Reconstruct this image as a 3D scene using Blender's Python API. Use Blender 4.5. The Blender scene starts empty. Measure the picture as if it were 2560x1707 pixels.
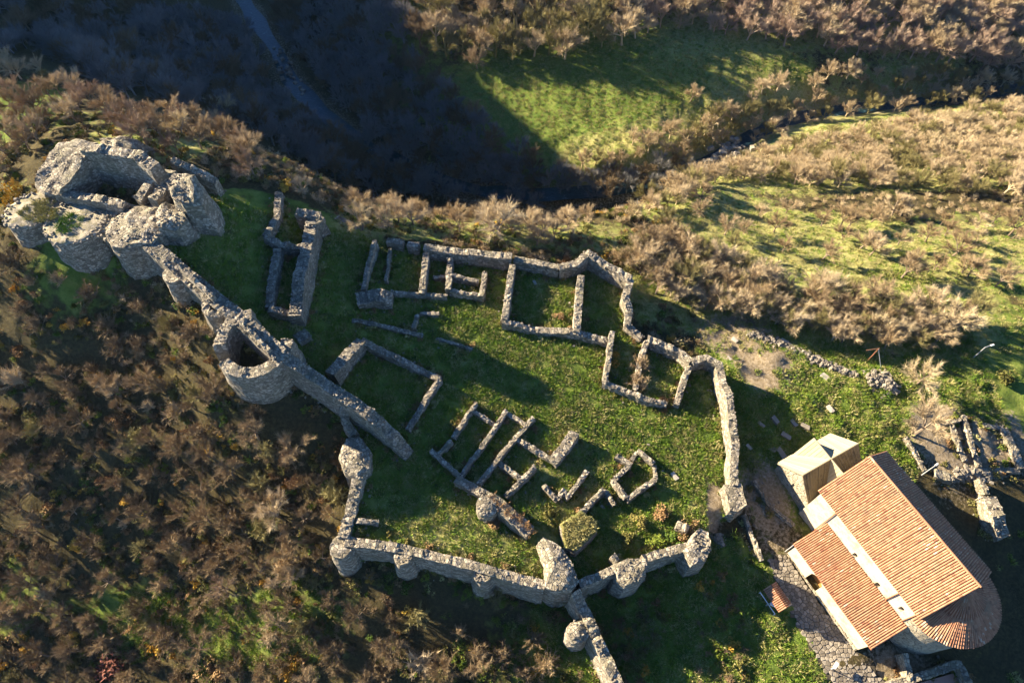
import bpy, bmesh, math, random
import numpy as np
from mathutils import Vector, noise, Matrix

random.seed(7); np.random.seed(7)
S = bpy.context.scene
COL = S.collection

# ---------------------------------------------------------------- camera
PITCH = math.radians(58.5); F = 1707.0; H = 90.0
cd = bpy.data.cameras.new("camera"); cam = bpy.data.objects.new("camera", cd); COL.objects.link(cam)
cam.location = (0, 0, H); cam.rotation_euler = (math.radians(90) - PITCH, 0, 0)
cd.sensor_width = 36; cd.lens = 36 * F / 2560; cd.clip_start = 1; cd.clip_end = 3000
S.camera = cam

# ---------------------------------------------------------------- sky, sun, exposure
SUN_AZ = math.radians(-25)      # direction the light travels in plan (from +x, anticlockwise)
SUN_EL = math.radians(18.5)
Ldir = Vector((math.cos(SUN_AZ) * math.cos(SUN_EL), math.sin(SUN_AZ) * math.cos(SUN_EL), -math.sin(SUN_EL)))
w = bpy.data.worlds.new("World"); S.world = w; w.use_nodes = True
nt = w.node_tree; bg = nt.nodes["Background"]
sky = nt.nodes.new("ShaderNodeTexSky"); sky.sky_type = 'NISHITA'; sky.sun_disc = False
sky.sun_elevation = SUN_EL
sky.sun_rotation = math.atan2(-Ldir.x, -Ldir.y)
sky.altitude = 3500; sky.ozone_density = 6.0; sky.dust_density = 0.0
nt.links.new(sky.outputs[0], bg.inputs[0]); bg.inputs[1].default_value = 0.06
sd = bpy.data.lights.new("sun", 'SUN'); sd.energy = 5.0; sd.angle = math.radians(0.5); sd.color = (1.0, 0.85, 0.62)
sun = bpy.data.objects.new("sun", sd); COL.objects.link(sun)
sun.rotation_euler = Ldir.to_track_quat('-Z', 'Y').to_euler(); sun.location = (-200, 100, 150)
S.view_settings.view_transform = 'Standard'; S.view_settings.look = 'None'
S.view_settings.gamma = 1; S.view_settings.use_curve_mapping = False
S.view_settings.exposure = 2.5
S.render.engine = 'CYCLES'
S.cycles.use_denoising = True
S.cycles.max_bounces = 4; S.cycles.diffuse_bounces = 2; S.cycles.glossy_bounces = 2
S.cycles.transparent_max_bounces = 4; S.cycles.sample_clamp_indirect = 4

# ---------------------------------------------------------------- pixel rays
_a = np.array([0, math.cos(PITCH), -math.sin(PITCH)]); _u = np.array([0, math.sin(PITCH), math.cos(PITCH)])
def ray(px, py): return _a + np.array([(px - 1280) / F, 0, 0]) - (py - 853.5) / F * _u
def at(px, py, z):
    r = ray(px, py); t = (z - H) / r[2]; return np.array([0, 0, H]) + t * r

# ---------------------------------------------------------------- terrain height field
class TPS:
    def __init__(self, pts, lam=0.4):
        P = np.array(pts, float); self.X = P[:, :2]; n = len(P)
        K = self.k(self.X, self.X) + lam * np.eye(n)
        A = np.zeros((n + 3, n + 3)); A[:n, :n] = K; A[:n, n] = 1; A[:n, n + 1:] = self.X; A[n:, :n] = A[:n, n:].T
        b = np.zeros(n + 3); b[:n] = P[:, 2]; self.c = np.linalg.solve(A, b)
    def k(self, a, b):
        d2 = ((a[:, None, :] - b[None, :, :]) ** 2).sum(2); return 0.5 * d2 * np.log(d2 + 1e-6) * 0.01
    def __call__(self, xy):
        out = np.empty(len(xy)); n = len(self.X)
        for i in range(0, len(xy), 40000):
            q = xy[i:i + 40000]; out[i:i + 40000] = self.k(q, self.X) @ self.c[:n] + self.c[n] + q @ self.c[n + 1:]
        return out
OUT_PX = [  # outside ground: photo pixel and level
 (1000,1490,-6),(850,1450,-6),(1200,1530,-6.5),(1400,1560,-7),(1600,1530,-5.5),(1750,1620,-5.2),(1700,1700,-6),(1800,1450,-4),
 (1980,1500,-4.6),(1930,1350,-4.0),(2080,1560,-4.8),(2160,1660,-5.0),(1900,1250,-3.4),(1900,1100,-2.8),(2000,1000,-2.6),(1900,900,-2.4),
 (1750,860,-2.6),(2150,1050,-3.0),(2250,950,-3.2),(2300,1100,-3.6),(2450,1000,-4.0),(2550,1080,-4.4),(2540,900,-4.2),(2420,1250,-5.2),(2540,1300,-6),
 (2540,1500,-7),(2450,1650,-7.2),(2300,1680,-6.0),
 (760,1060,1.5),(640,1010,4.5),(540,890,6.5),(450,760,8.0),(370,680,7.8),(250,650,7.8),(160,672,7.8),(60,645,8),(20,560,9),(70,450,10.5),(140,360,11),
 (250,335,11.0),(400,390,10.5),(520,440,10.5),(600,470,8.0),(100,760,4.0),(0,700,5.0),(300,800,2.0),
 (0,900,-4),(200,950,-4),(420,950,-1),(0,1150,-12),(250,1200,-10.5),(500,1150,-6),(700,1250,-5.5),(0,1400,-21),(250,1450,-19),(500,1400,-14.5),
 (700,1450,-9),(0,1680,-27),(300,1690,-24),(600,1680,-18),(850,1620,-12),(1050,1650,-10),(1250,1660,-9),(1450,1690,-8),
 (0,330,3.5),(150,270,5.0),(300,300,7.0),(450,330,6.0),(60,190,1.0),(0,150,-3),(600,390,6.0),(900,550,0),(1050,575,-1),(1200,580,-2),(1350,610,-2.2),
 (1500,600,-4),(1600,680,-3.4),(1650,780,-2.8),
 (1700,620,-6),(1800,760,-3.6),(1750,560,-10),(1850,520,-15),(1950,620,-9.5),(2050,760,-5),(2000,500,-20),(2200,600,-12),(2300,720,-7.5),(2200,850,-4),
 (2450,620,-12.5),(2540,700,-9),(2400,850,-4.5),(2540,520,-19),(2300,480,-23),(2100,430,-29),(2300,360,-34),(2500,380,-31),(1900,440,-28),(1780,440,-30),(2500,270,-41),
 (1790,390,-43.5),(1860,350,-43.5),(1950,300,-43.5),(2100,270,-44),(2350,243,-44.5),(2550,215,-45),(1680,440,-43),
 (1600,400,-41),(1500,420,-42.5),(1500,300,-41),(1400,340,-42),(1300,250,-41.5),(1650,280,-40),(1800,200,-38.5),(1950,190,-39.5),(1650,130,-36.5),(2100,170,-40),(2350,190,-42),
 (1600,60,-36),(1800,80,-37),(1900,20,-36),(2200,60,-37),(2500,100,-40),(2500,10,-37),(1300,100,-38),(1200,20,-36),(1450,30,-33),
 (900,350,-46),(1000,400,-46),(1100,440,-46),(1200,470,-46),(760,230,-46),(690,110,-46),(610,0,-46),(1050,200,-42.5),(900,100,-41),(850,10,-38),(1100,320,-44),
 (640,260,-42),(560,160,-40),(450,60,-38),(800,360,-42),(330,140,-30),(200,60,-26),(80,40,-20)]
OUT_W = [(-155,186,37),(-152,201,29),(-160,217,18),(-165,254,3),(-178,165,26),(-215,190,56),(-230,140,38),(-230,240,48),(-260,290,50),(-200,300,20),(-150,270,-22),(-150,330,-5),
 (-110,300,-40),(-100,400,-30),(0,300,-26),(60,260,-30),(0,420,0),(150,300,-24),(150,420,5),(250,200,-34),(300,350,10),(250,90,-2),(300,0,-10),(200,-60,-16),
 (120,-40,-12),(120,20,-8),(40,-60,-16),(-40,-60,-24),(-120,-60,-42),(-130,20,-36),(-140,60,-14),(-150,100,4),(-120,100,3),(-200,90,12),(-200,20,-40),(-300,0,-60),(-300,120,10),(-330,250,60),(-250,-100,-70),(100,-110,-20),(300,-110,-20),(-330,420,70),(330,430,25)]
_z = []
for p in OUT_PX:
    q = at(*p); _z.append((q[0], q[1], p[2]))
for px_, py_, zz_ in [(640,385,5),(760,450,2),(880,512,-.5),(1000,540,-1.5),(1120,552,-2.5),(1250,560,-3.5),(1380,560,-5),(1480,540,-8),(1570,515,-12),(1660,470,-20)]:
    q = at(px_, py_, zz_); dr_ = (zz_ + 44) / 44
    _z += [(q[0], q[1], zz_), (q[0] + 2, q[1] + 13 * dr_, zz_ - 17 * dr_), (q[0] + 3, q[1] + 26 * dr_, zz_ - 35 * dr_), (q[0] + 4, q[1] + 34 * dr_, -45)]
T_OUT = TPS(_z + OUT_W, 0.25)
IN_PX = [(900,820,3.0),(1100,700,0.2),(1350,700,-0.2),(1350,900,-0.2),(1600,900,-0.8),(1750,1000,-1.2),(1600,1100,-1.0),(1800,1200,-1.6),(1300,1100,-0.4),(1150,1150,-0.2),(1000,1250,0.1),
 (950,1320,0.2),(1150,1370,0.2),(1300,1420,0.3),(1450,1400,-2.2),(1600,1340,-1.4),(1720,1300,-1.4),(1000,950,2.0),(750,750,6.0),(620,620,8.5),(560,540,11.5),(515,550,13.6),(470,620,11.8),(750,560,4.6),(850,640,3.0),(420,600,11.5),(330,520,12.0),(262,440,10.0),(700,860,6.0),(950,1080,2.0),(1450,1250,-1.4)]
_z = []
for p in IN_PX:
    q = at(*p); _z.append((q[0], q[1], p[2]))
T_IN = TPS(_z, 0.8)
ENC_PX = [(846,1352,1),(990,1366,1),(1175,1410,1),(1360,1460,1),(1440,1468,1),(1529,1424,0),(1620,1392,0),(1746,1375,0),(1790,1290,-1),(1850,1262,1),(1835,1211,1),(1832,1171,1),(1839,1116,1),(1832,1061,1),(1820,975,1),(1803,915,1),
 (1766,898,1),(1727,901,1),(1626,848,1),(1569,814,1),(1577,700,1.5),(1470,638,1.5),(1400,667,1.5),(1275,642,1.5),(1060,615,1.5),(940,600,1.5),(850,545,2),(700,500,5),(600,465,9),(480,470,12),(330,520,12),(380,610,12),(470,690,12),(560,780,11),(690,890,10),(850,990,7.5),(880,1100,4.5),(880,1200,3),(870,1290,1.8)]
ENC = np.array([at(*p)[:2] for p in ENC_PX])
def sdist(xy, poly):
    d = np.full(len(xy), 1e9); ins = np.zeros(len(xy), bool); n = len(poly)
    for i in range(n):
        a, b = poly[i], poly[(i + 1) % n]; e = b - a; v = xy - a
        t = np.clip((v @ e) / (e @ e), 0, 1); dd = np.hypot(*(v - t[:, None] * e).T); d = np.minimum(d, dd)
        c = ((a[1] > xy[:, 1]) != (b[1] > xy[:, 1])) & (xy[:, 0] < (b[0] - a[0]) * (xy[:, 1] - a[1]) / (b[1] - a[1] + 1e-12) + a[0])
        ins ^= c
    return np.where(ins, d, -d)
def heights(xy):
    xy = np.asarray(xy, float).reshape(-1, 2)
    zo = T_OUT(xy); s = sdist(xy, ENC); m = s > -1.5
    k = np.clip((s + 0.5) / 1.0, 0, 1); k = k * k * (3 - 2 * k)
    z = zo.copy()
    if m.any(): z[m] = zo[m] * (1 - k[m]) + T_IN(xy[m]) * k[m]
    return z
def hz(x, y): return float(heights([(x, y)])[0])
def g(px, py, h=0.0):
    """photo pixel -> point h metres above the ground it falls on"""
    r = ray(px, py); t = np.linspace(60, 420, 361); o = np.array([0, 0, H])
    p = o + t[:, None] * r; f = p[:, 2] - heights(p[:, :2]) - h
    i = int(np.argmax(f < 0)); lo, hi = t[max(i - 1, 0)], t[i]
    tt = np.linspace(lo, hi, 24); p = o + tt[:, None] * r; f = p[:, 2] - heights(p[:, :2]) - h
    j = int(np.argmax(f <= 0)); return p[j]
def gpoly(px): return np.array([g(*p)[:2] for p in px])

# ---------------------------------------------------------------- materials
def M(name, rough=0.9):
    m = bpy.data.materials.new(name); m.use_nodes = True
    n = m.node_tree.nodes; b = n["Principled BSDF"]; b.inputs["Roughness"].default_value = rough
    b.inputs["Specular IOR Level"].default_value = 0.2
    return m, m.node_tree, b
def nd(nt, t, **k):
    n = nt.nodes.new(t)
    for a, v in k.items():
        if a in n.inputs: n.inputs[a].default_value = v
        else: setattr(n, a, v)
    return n
def ramp(nt, fac, stops):
    r = nt.nodes.new("ShaderNodeValToRGB"); e = r.color_ramp.elements
    while len(e) < len(stops): e.new(0.5)
    for el, (p, c) in zip(e, stops): el.position = p; el.color = (*c, 1)
    nt.links.new(fac, r.inputs[0]); return r.outputs[0]
def mix(nt, fac, a, b, mode='MIX'):
    x = nt.nodes.new("ShaderNodeMix"); x.data_type = 'RGBA'; x.blend_type = mode
    for s, v in ((0, fac), (6, a), (7, b)):
        if hasattr(v, 'is_linked') or hasattr(v, 'links'): nt.links.new(v, x.inputs[s])
        elif s == 0: x.inputs[0].default_value = v
        else: x.inputs[s].default_value = (*v, 1)
    return x.outputs[2]
def bump(nt, b, h, strength=0.5, dist=0.1):
    n = nd(nt, "ShaderNodeBump", Strength=strength, Distance=dist); nt.links.new(h, n.inputs["Height"]); nt.links.new(n.outputs[0], b.inputs["Normal"])
def pos(nt):
    return nt.nodes.new("ShaderNodeNewGeometry").outputs["Position"]
def nz(nt, scale, detail=4, rough=0.6, vec=None):
    n = nd(nt, "ShaderNodeTexNoise", Scale=scale, Detail=detail, Roughness=rough)
    nt.links.new(vec if vec else pos(nt), n.inputs["Vector"]); return n.outputs[0]
def vor(nt, scale, out="Distance", feature='F1', vec=None):
    n = nd(nt, "ShaderNodeTexVoronoi", Scale=scale); n.feature = feature
    nt.links.new(vec if vec else pos(nt), n.inputs["Vector"]); return n.outputs[out]
def mth(nt, op, a, b=None, clamp=False):
    n = nt.nodes.new("ShaderNodeMath"); n.operation = op; n.use_clamp = clamp
    for i, v in enumerate((a, b)):
        if v is None: continue
        if hasattr(v, 'links'): nt.links.new(v, n.inputs[i])
        else: n.inputs[i].default_value = v
    return n.outputs[0]

def mat_masonry(name, cols, sc=2.6):
    m, nt, b = M(name, 0.95)
    mp = nd(nt, "ShaderNodeMapping"); nt.links.new(pos(nt), mp.inputs[0]); mp.inputs["Scale"].default_value = (1, 1, 1.6)
    v = mp.outputs[0]
    cell = vor(nt, sc, "Color", vec=v); sep = nt.nodes.new("ShaderNodeSeparateColor"); nt.links.new(cell, sep.inputs[0])
    edge = vor(nt, sc, "Distance", 'DISTANCE_TO_EDGE', vec=v)
    c = ramp(nt, sep.outputs[0], [(0, cols[0]), (0.5, cols[1]), (1, cols[2])])
    stain = nz(nt, 0.35, 5); c = mix(nt, mth(nt, 'MULTIPLY', mth(nt, 'SUBTRACT', stain, 0.45, True), 2.2, True), c, cols[3])
    joint = mth(nt, 'MULTIPLY', edge, 9.0, True)
    c = mix(nt, joint, tuple(x * 0.45 for x in cols[1]), c)
    nt.links.new(c, b.inputs["Base Color"])
    h = mth(nt, 'ADD', mth(nt, 'MULTIPLY', joint, 0.7), mth(nt, 'MULTIPLY', nz(nt, 6, 3), 0.5))
    bump(nt, b, h, 0.9, 0.12); return m
MAT = {}
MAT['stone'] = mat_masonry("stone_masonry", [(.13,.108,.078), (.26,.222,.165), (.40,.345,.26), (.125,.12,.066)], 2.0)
MAT['stone_dark'] = mat_masonry("dark_masonry", [(.11,.094,.072), (.215,.186,.142), (.33,.287,.222), (.10,.098,.055)], 2.2)  # same stone pattern in darker tones
def mat_rock(name, c0, c1):
    m, nt, b = M(name, 0.95)
    r = nt.nodes.new("ShaderNodeNewGeometry").outputs["Random Per Island"]
    c = ramp(nt, r, [(0, c0), (1, c1)]); c = mix(nt, mth(nt, 'MULTIPLY', nz(nt, 3.0), 0.6), c, tuple(x * .6 for x in c0))
    nt.links.new(c, b.inputs["Base Color"]); bump(nt, b, nz(nt, 9, 3), 0.5, 0.05); return m
MAT['rubble'] = mat_rock("loose_stone", (.17,.146,.11), (.35,.302,.232))
MAT['palerock'] = mat_rock("pale_stone", (.33,.29,.235), (.52,.47,.39))

def ground_material():
    m, nt, b = M("ground_cover", 1.0); b.inputs["Specular IOR Level"].default_value = 0.05
    at_ = nt.nodes.new("ShaderNodeVertexColor"); at_.layer_name = "cover"
    sep = nt.nodes.new("ShaderNodeSeparateColor"); nt.links.new(at_.outputs[0], sep.inputs[0])
    fine = nz(nt, 2.2, 5, 0.7); mid = nz(nt, 0.45, 5, 0.65); big = nz(nt, 0.09, 4); vfine = nz(nt, 7.0, 3, 0.7)
    def thr(wt, n, k=3.0):   # patchy edge: weight plus noise
        s = mth(nt, 'ADD', wt, mth(nt, 'MULTIPLY', mth(nt, 'SUBTRACT', n, 0.5), 1.6))
        return mth(nt, 'MULTIPLY', mth(nt, 'SUBTRACT', s, 0.35), k, True)
    litter = ramp(nt, fine, [(.25, (.028,.026,.012)), (.5, (.060,.048,.023)), (.62, (.09,.07,.030)), (.75, (.055,.075,.018))])
    green = ramp(nt, mid, [(.28, (.040,.080,.014)), (.45, (.085,.130,.022)), (.58, (.135,.170,.034)), (.75, (.22,.21,.07))])
    green = mix(nt, mth(nt, 'MULTIPLY', mth(nt, 'SUBTRACT', vfine, 0.42, True), 2.2, True), green, (.16,.18,.045))
    dry = ramp(nt, fine, [(.3, (.17,.165,.05)), (.5, (.28,.26,.095)), (.72, (.38,.34,.15))])
    dry = mix(nt, mth(nt, 'MULTIPLY', mth(nt, 'SUBTRACT', mid, 0.47, True), 5.0, True), dry, (.15,.19,.035))
    dirt = ramp(nt, fine, [(.3, (.12,.09,.052)), (.45, (.20,.155,.095)), (.58, (.27,.215,.145)), (.75, (.37,.315,.235))])
    c = mix(nt, thr(sep.outputs[0], mid), litter, green)
    c = mix(nt, thr(sep.outputs[1], mid), c, dry)
    c = mix(nt, thr(sep.outputs[2], fine), c, dirt)
    nt.links.new(c, b.inputs["Base Color"])
    h = mth(nt, 'ADD', mth(nt, 'MULTIPLY', fine, 0.6), mth(nt, 'MULTIPLY', vfine, 0.4))
    bump(nt, b, h, 1.0, 0.35); return m
MAT['ground'] = ground_material()

# ---------------------------------------------------------------- object helpers
def mesh_obj(name, verts, faces, mat, parent=None, smooth=False):
    me = bpy.data.meshes.new(name); me.from_pydata([tuple(v) for v in verts], [], faces); me.update()
    if mat: me.materials.append(MAT[mat] if isinstance(mat, str) else mat)
    if smooth: me.polygons.foreach_set("use_smooth", [True] * len(me.polygons))
    o = bpy.data.objects.new(name, me); COL.objects.link(o)
    if parent: o.parent = parent
    return o
def tag(o, label=None, cat=None, group=None, kind=None):
    if label: o['label'] = label
    if cat: o['category'] = cat
    if group: o['group'] = group
    if kind: o['kind'] = kind
    return o
def thing(name, label, cat, loc=(0, 0, 0), group=None):
    o = bpy.data.objects.new(name, None); COL.objects.link(o); o.location = loc; o.empty_display_size = 0.3
    return tag(o, label, cat, group)
class MB:
    """collects verts and faces (world coordinates unless a parent offset is given)"""
    def __init__(s): s.v = []; s.f = []
    def add(s, verts, faces):
        b = len(s.v); s.v += [tuple(x) for x in verts]; s.f += [tuple(i + b for i in f) for f in faces]
    def box(s, c, ax, ay, az):   # centre and three half-axes
        c, ax, ay, az = (np.array(q, float) for q in (c, ax, ay, az))
        vs = [c + i * ax + j * ay + k * az for k in (-1, 1) for j in (-1, 1) for i in (-1, 1)]
        s.add(vs, [(0, 2, 3, 1), (4, 5, 7, 6), (0, 1, 5, 4), (2, 6, 7, 3), (0, 4, 6, 2), (1, 3, 7, 5)])
    def tube(s, p, q, r0, r1=None, n=6):
        p = Vector(p); q = Vector(q); r1 = r0 if r1 is None else r1; d = (q - p).normalized()
        x = d.orthogonal().normalized(); y = d.cross(x)
        vs = [p + r0 * (math.cos(t) * x + math.sin(t) * y) for t in (2 * math.pi * i / n for i in range(n))]
        vs += [q + r1 * (math.cos(t) * x + math.sin(t) * y) for t in (2 * math.pi * i / n for i in range(n))]
        s.add(vs, [(i, (i + 1) % n, n + (i + 1) % n, n + i) for i in range(n)] + [tuple(range(n - 1, -1, -1)), tuple(range(n, 2 * n))])
    def stone(s, c, r, rng=random, flat=0.75):
        m = Matrix.Rotation(rng.uniform(0, 6.28), 3, 'Z') @ Matrix.Rotation(rng.uniform(-.35, .35), 3, 'X')
        sx, sy, sz = r * rng.uniform(.75, 1.35), r * rng.uniform(.7, 1.1), r * flat * rng.uniform(.7, 1.1)
        vs = []
        for k in (-1, 1):
            kk = 0.72 if k > 0 else 1.0
            for j in (-1, 1):
                for i in (-1, 1):
                    vs.append(Vector(c) + m @ Vector((i * sx * kk * rng.uniform(.75, 1.1), j * sy * kk * rng.uniform(.75, 1.1), k * sz * rng.uniform(.8, 1.1))))
        s.add(vs, [(0, 2, 3, 1), (4, 5, 7, 6), (0, 1, 5, 4), (2, 6, 7, 3), (0, 4, 6, 2), (1, 3, 7, 5)])
    def build(s, name, mat, parent=None, smooth=False, local=True):
        off = np.array(parent.location) if (parent is not None and local) else np.zeros(3)
        return mesh_obj(name, [np.array(v) - off for v in s.v], s.f, mat, parent, smooth)
def fn(x, y, z, s): return noise.noise(Vector((x * s, y * s, z * s)))

# ---------------------------------------------------------------- ground sheet
def spaced(lo, a, b, hi, fine, coarse):
    return np.concatenate([np.arange(lo, a, coarse), np.arange(a, b, fine), np.arange(b, hi + coarse, coarse)])
GX = spaced(-340, -120, 125, 340, 0.8, 4.0); GY = spaced(-115, 0, 150, 435, 0.8, 4.0)
XX, YY = np.meshgrid(GX, GY); XY = np.stack([XX.ravel(), YY.ravel()], 1)
ZZ = heights(XY)
nzv = np.array([noise.fractal(Vector((x * .35, y * .35, 0.3)), 1.0, 2.0, 3) for x, y in XY])
# what grows where: patches in metres round points of the ground
SD_ENC = sdist(XY, ENC)
cover = np.zeros((len(XY), 4)); cover[:, 3] = 1
cover[:, 0] = np.where(SD_ENC > 0, 0.75, 0.10)
def patch(px, py, r, ch, amt, ry=None):
    c = g(px, py); d = np.hypot((XY[:, 0] - c[0]) / r, (XY[:, 1] - c[1]) / (ry or r))
    k = np.clip(1.5 - d, 0, 1); cover[:, ch] = np.clip(cover[:, ch] + amt * k, -1, 1.2)
for p in [ # green
 (1500,230,32,0,.9,24),(1400,330,18,0,.8,16),(1700,190,30,0,.9,16),(1850,170,20,0,.9,10),(1600,120,12,0,.6,8),(1150,250,22,0,.5,22),(1000,60,14,0,.5),
 (2000,1000,14,0,.9),(2100,1000,10,0,.9),(2050,900,9,0,.8),(1900,1000,8,0,.7),(1950,1150,10,0,.4),(1700,1600,14,0,1,9),(1850,1620,10,0,1),(1600,1660,12,0,.9),(1900,1560,5,0,1),(1500,1690,6,0,.6),
 (2500,880,14,0,.8),(2450,930,9,0,.8),(2350,820,8,0,.4),(2150,1130,6,0,.8),(2550,1000,8,0,.8),(1600,1500,8,0,.7),(1750,1500,8,0,.7),
 (1300,1650,6,0,.3),(250,620,6,0,.5),(150,680,6,0,.5),(30,260,9,0,.7),(60,300,8,0,.6),(300,330,5,0,.5),(700,1560,10,0,.55,5),(300,1530,10,0,.6,4),(500,1580,12,0,.4,4),(30,1500,6,0,.5),
 (2000,560,26,0,.35,8),(2300,620,26,0,.45,9),(2500,640,16,0,.5,8),(1850,560,14,0,.45,8),(1750,520,10,0,.4),
 # dry
 (1850,530,14,1,.75,7),(2000,580,18,1,.65,6),(2250,600,22,1,.8,7),(2000,640,16,1,.7,7),(2200,690,14,1,.6,6),(1850,600,10,1,.6,6),(2450,660,16,1,.6,6),*[(x_, 525 + (x_ - 1700) * .15, 9, 1, .85, 6) for x_ in range(1700, 2600, 75)],*[(x_, 575 + (x_ - 1750) * .15, 8, 0, .3, 5) for x_ in range(1750, 2600, 75)],(2500,560,14,1,.5,6),(1750,560,10,1,.6,5),(2400,740,8,1,.5,4),
 (330,345,6,1,.9,4),(420,380,5,1,.6),(1100,570,10,1,.5,3),(1350,600,10,1,.6,3),(900,540,8,1,.3,3),(1000,1280,10,1,.18,5),(1200,1380,9,1,.25,4),(1430,1300,5,1,.5),(1250,1330,8,1,.2,4),
 (1450,720,6,1,.35),(1560,920,4,1,.45),(1700,980,6,1,.35),(1400,1080,5,1,.5,3),(1050,1300,6,1,.3,3),(1150,1340,6,1,.3,3),(1450,900,6,1,.2,3),(1380,1200,5,1,.4),(1650,1180,5,1,.2),(2450,940,6,1,.4,3),(2200,1000,4,1,.4),(2240,1080,5,1,.5),(1800,380,9,1,.2),(30,470,5,1,.4),
 (1300,960,5,1,.35,2),(1330,780,3,1,.4),(1150,700,3,1,.3),(1500,400,14,1,.25,5),(1500,270,30,1,.22,20),(1750,190,24,1,.22,12),(1900,240,18,1,.4,8),
 *[(x_, 690 + (x_ - 1650) * .13, 10, 1, .42, 8) for x_ in range(1620, 2450, 70)],*[(x_, 760 + (x_ - 1650) * .1, 8, 1, .38, 6) for x_ in range(1640, 2400, 80)],*[(x_, 450 - (x_ - 1800) * .06, 14, 1, .45, 11) for x_ in range(1700, 2620, 70)],*[(x_, 340 - (x_ - 2000) * .08, 14, 1, .45, 11) for x_ in range(1950, 2620, 80)],*[(x_, 565 + (x_ - 900) * .03, 7, 1, .35, 4) for x_ in range(900, 1560, 70)],(200,300,9,1,.4,7),(450,345,9,1,.4,6),(100,240,9,1,.3,7),*[(x_, 60, 16, 1, .35, 16) for x_ in range(1650, 2620, 110)],*[(x_, 380 - (x_ - 1500) * .22, 9, 1, .4, 7) for x_ in range(1450, 2400, 70)],
 # bare earth
 (1900,870,5,2,1,5),(1850,840,4,2,.8),(1950,950,4,2,.5),(1900,930,3,2,.7),(1780,830,4,2,.5),(1790,1250,1.2,2,1,3),(1780,1300,1.0,2,.7,2),(2350,1090,5,2,.9,5),(2420,1100,5,2,.8,5),(2480,1120,4,2,.6),(2540,1100,2,2,.8,5),
 (1930,1300,4,2,.55,7),(1900,1200,4,2,.4,5),(2400,1230,5,2,.4,3),(2280,1690,4,2,.6,3),(2220,1650,4,2,.5,3),(1630,1580,1.5,2,.5),(1480,1640,1.5,2,.3),(1620,700,4,2,.2),(2200,870,4,2,.4),
 ]: patch(*p)
def path_patch(pts, r, ch, amt):
    for a, b in zip(pts, pts[1:]):
        for t in np.linspace(0, 1, 6)[:-1]: patch(a[0] + (b[0] - a[0]) * t, a[1] + (b[1] - a[1]) * t, r, ch, amt)
path_patch([(900,830),(1000,862),(1100,880),(1200,910),(1350,980),(1480,1045),(1600,1130),(1700,1210),(1770,1290)], .7, 1, .3)
ins_ = SD_ENC > 0
cover[ins_, 1] += np.clip(np.array([noise.fractal(Vector((x * .13, y * .13, 9)), 1.0, 2.0, 3) for x, y in XY[ins_]]) * .75, 0, .5)
rel = np.where(SD_ENC > -2, 0.12, 0.55) * nzv
rel[(np.abs(XY[:, 0]) > 150) | (XY[:, 1] > 200)] *= 3
# river bed
RIV_PX = [(560,-80),(610,0),(640,50),(690,120),(720,190),(760,230),(800,270),(860,320),(930,365),(1010,405),(1100,440),(1200,470),(1350,480),(1500,470),(1600,455),(1690,432),(1760,400),(1800,382),(1850,350),(1900,322),(1960,295),(2040,275),(2150,262),(2280,250),(2350,240),(2450,228),(2560,212),(2650,200)]
RIV = np.array([at(px, py, -44.6)[:2] for px, py in RIV_PX])
def line_dist(xy, line):
    d = np.full(len(xy), 1e9)
    for a, b in zip(line, line[1:]):
        e = b - a; v = xy - a; t = np.clip((v @ e) / (e @ e), 0, 1); d = np.minimum(d, np.hypot(*(v - t[:, None] * e).T))
    return d
rd = line_dist(XY, RIV)
bed = np.clip(1 - (rd - 2.2) / 5.0, 0, 1)
ZZ = ZZ + rel
ZZ = ZZ * (1 - bed) + np.minimum(ZZ, -46.2) * bed
cover[:, 2] = np.clip(cover[:, 2] + np.clip(1 - (rd - 4) / 3, 0, 1) * .5, 0, 1.2)
nx, ny = len(GX), len(GY)
fc = [(j * nx + i, j * nx + i + 1, (j + 1) * nx + i + 1, (j + 1) * nx + i) for j in range(ny - 1) for i in range(nx - 1)]
ground = mesh_obj("ground", np.column_stack([XY, ZZ]), fc, 'ground', smooth=True); tag(ground, kind="structure")
ca = ground.data.color_attributes.new("cover", 'FLOAT_COLOR', 'POINT')
ca.data.foreach_set("color", np.clip(cover, 0, 1.2).ravel())

# ---------------------------------------------------------------- water
def water_mat():
    m, nt, b = M("river_water", 0.3); b.inputs["Specular IOR Level"].default_value = 0.35
    c = ramp(nt, nz(nt, 0.9, 5, 0.7), [(.45, (.008,.022,.030)), (.62, (.02,.045,.055)), (.76, (.30,.34,.36))])
    nt.links.new(c, b.inputs["Base Color"]); bump(nt, b, nz(nt, 1.6, 4), 0.7, 0.25); return m
MAT['water'] = water_mat()
def ribbon(line, half, z, jitter=0.0):
    vs, fs = [], []
    pts = []
    for a, b in zip(line, line[1:]):
        n = max(2, int(np.hypot(*(b - a)) / 3))
        for t in np.linspace(0, 1, n)[:-1]: pts.append(a + (b - a) * t)
    pts.append(line[-1]); pts = np.array(pts)
    for i, p in enumerate(pts):
        d = pts[min(i + 1, len(pts) - 1)] - pts[max(i - 1, 0)]; d /= np.hypot(*d); nrm = np.array([-d[1], d[0]])
        h = half * (1 + 0.5 * fn(p[0], p[1], 0, .08) + .35 * fn(p[0], p[1], 4, .3))
        for k in (-1, -.33, .33, 1): vs.append((*(p + nrm * h * k), z))
    for i in range(len(pts) - 1):
        for k in range(3):
            q = i * 4 + k; fs.append((q, q + 1, q + 5, q + 4))
    return vs, fs
v_, f_ = ribbon(RIV, 2.2, -45.75)
river = tag(mesh_obj("river", v_, f_, 'water'), kind="structure")

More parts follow.
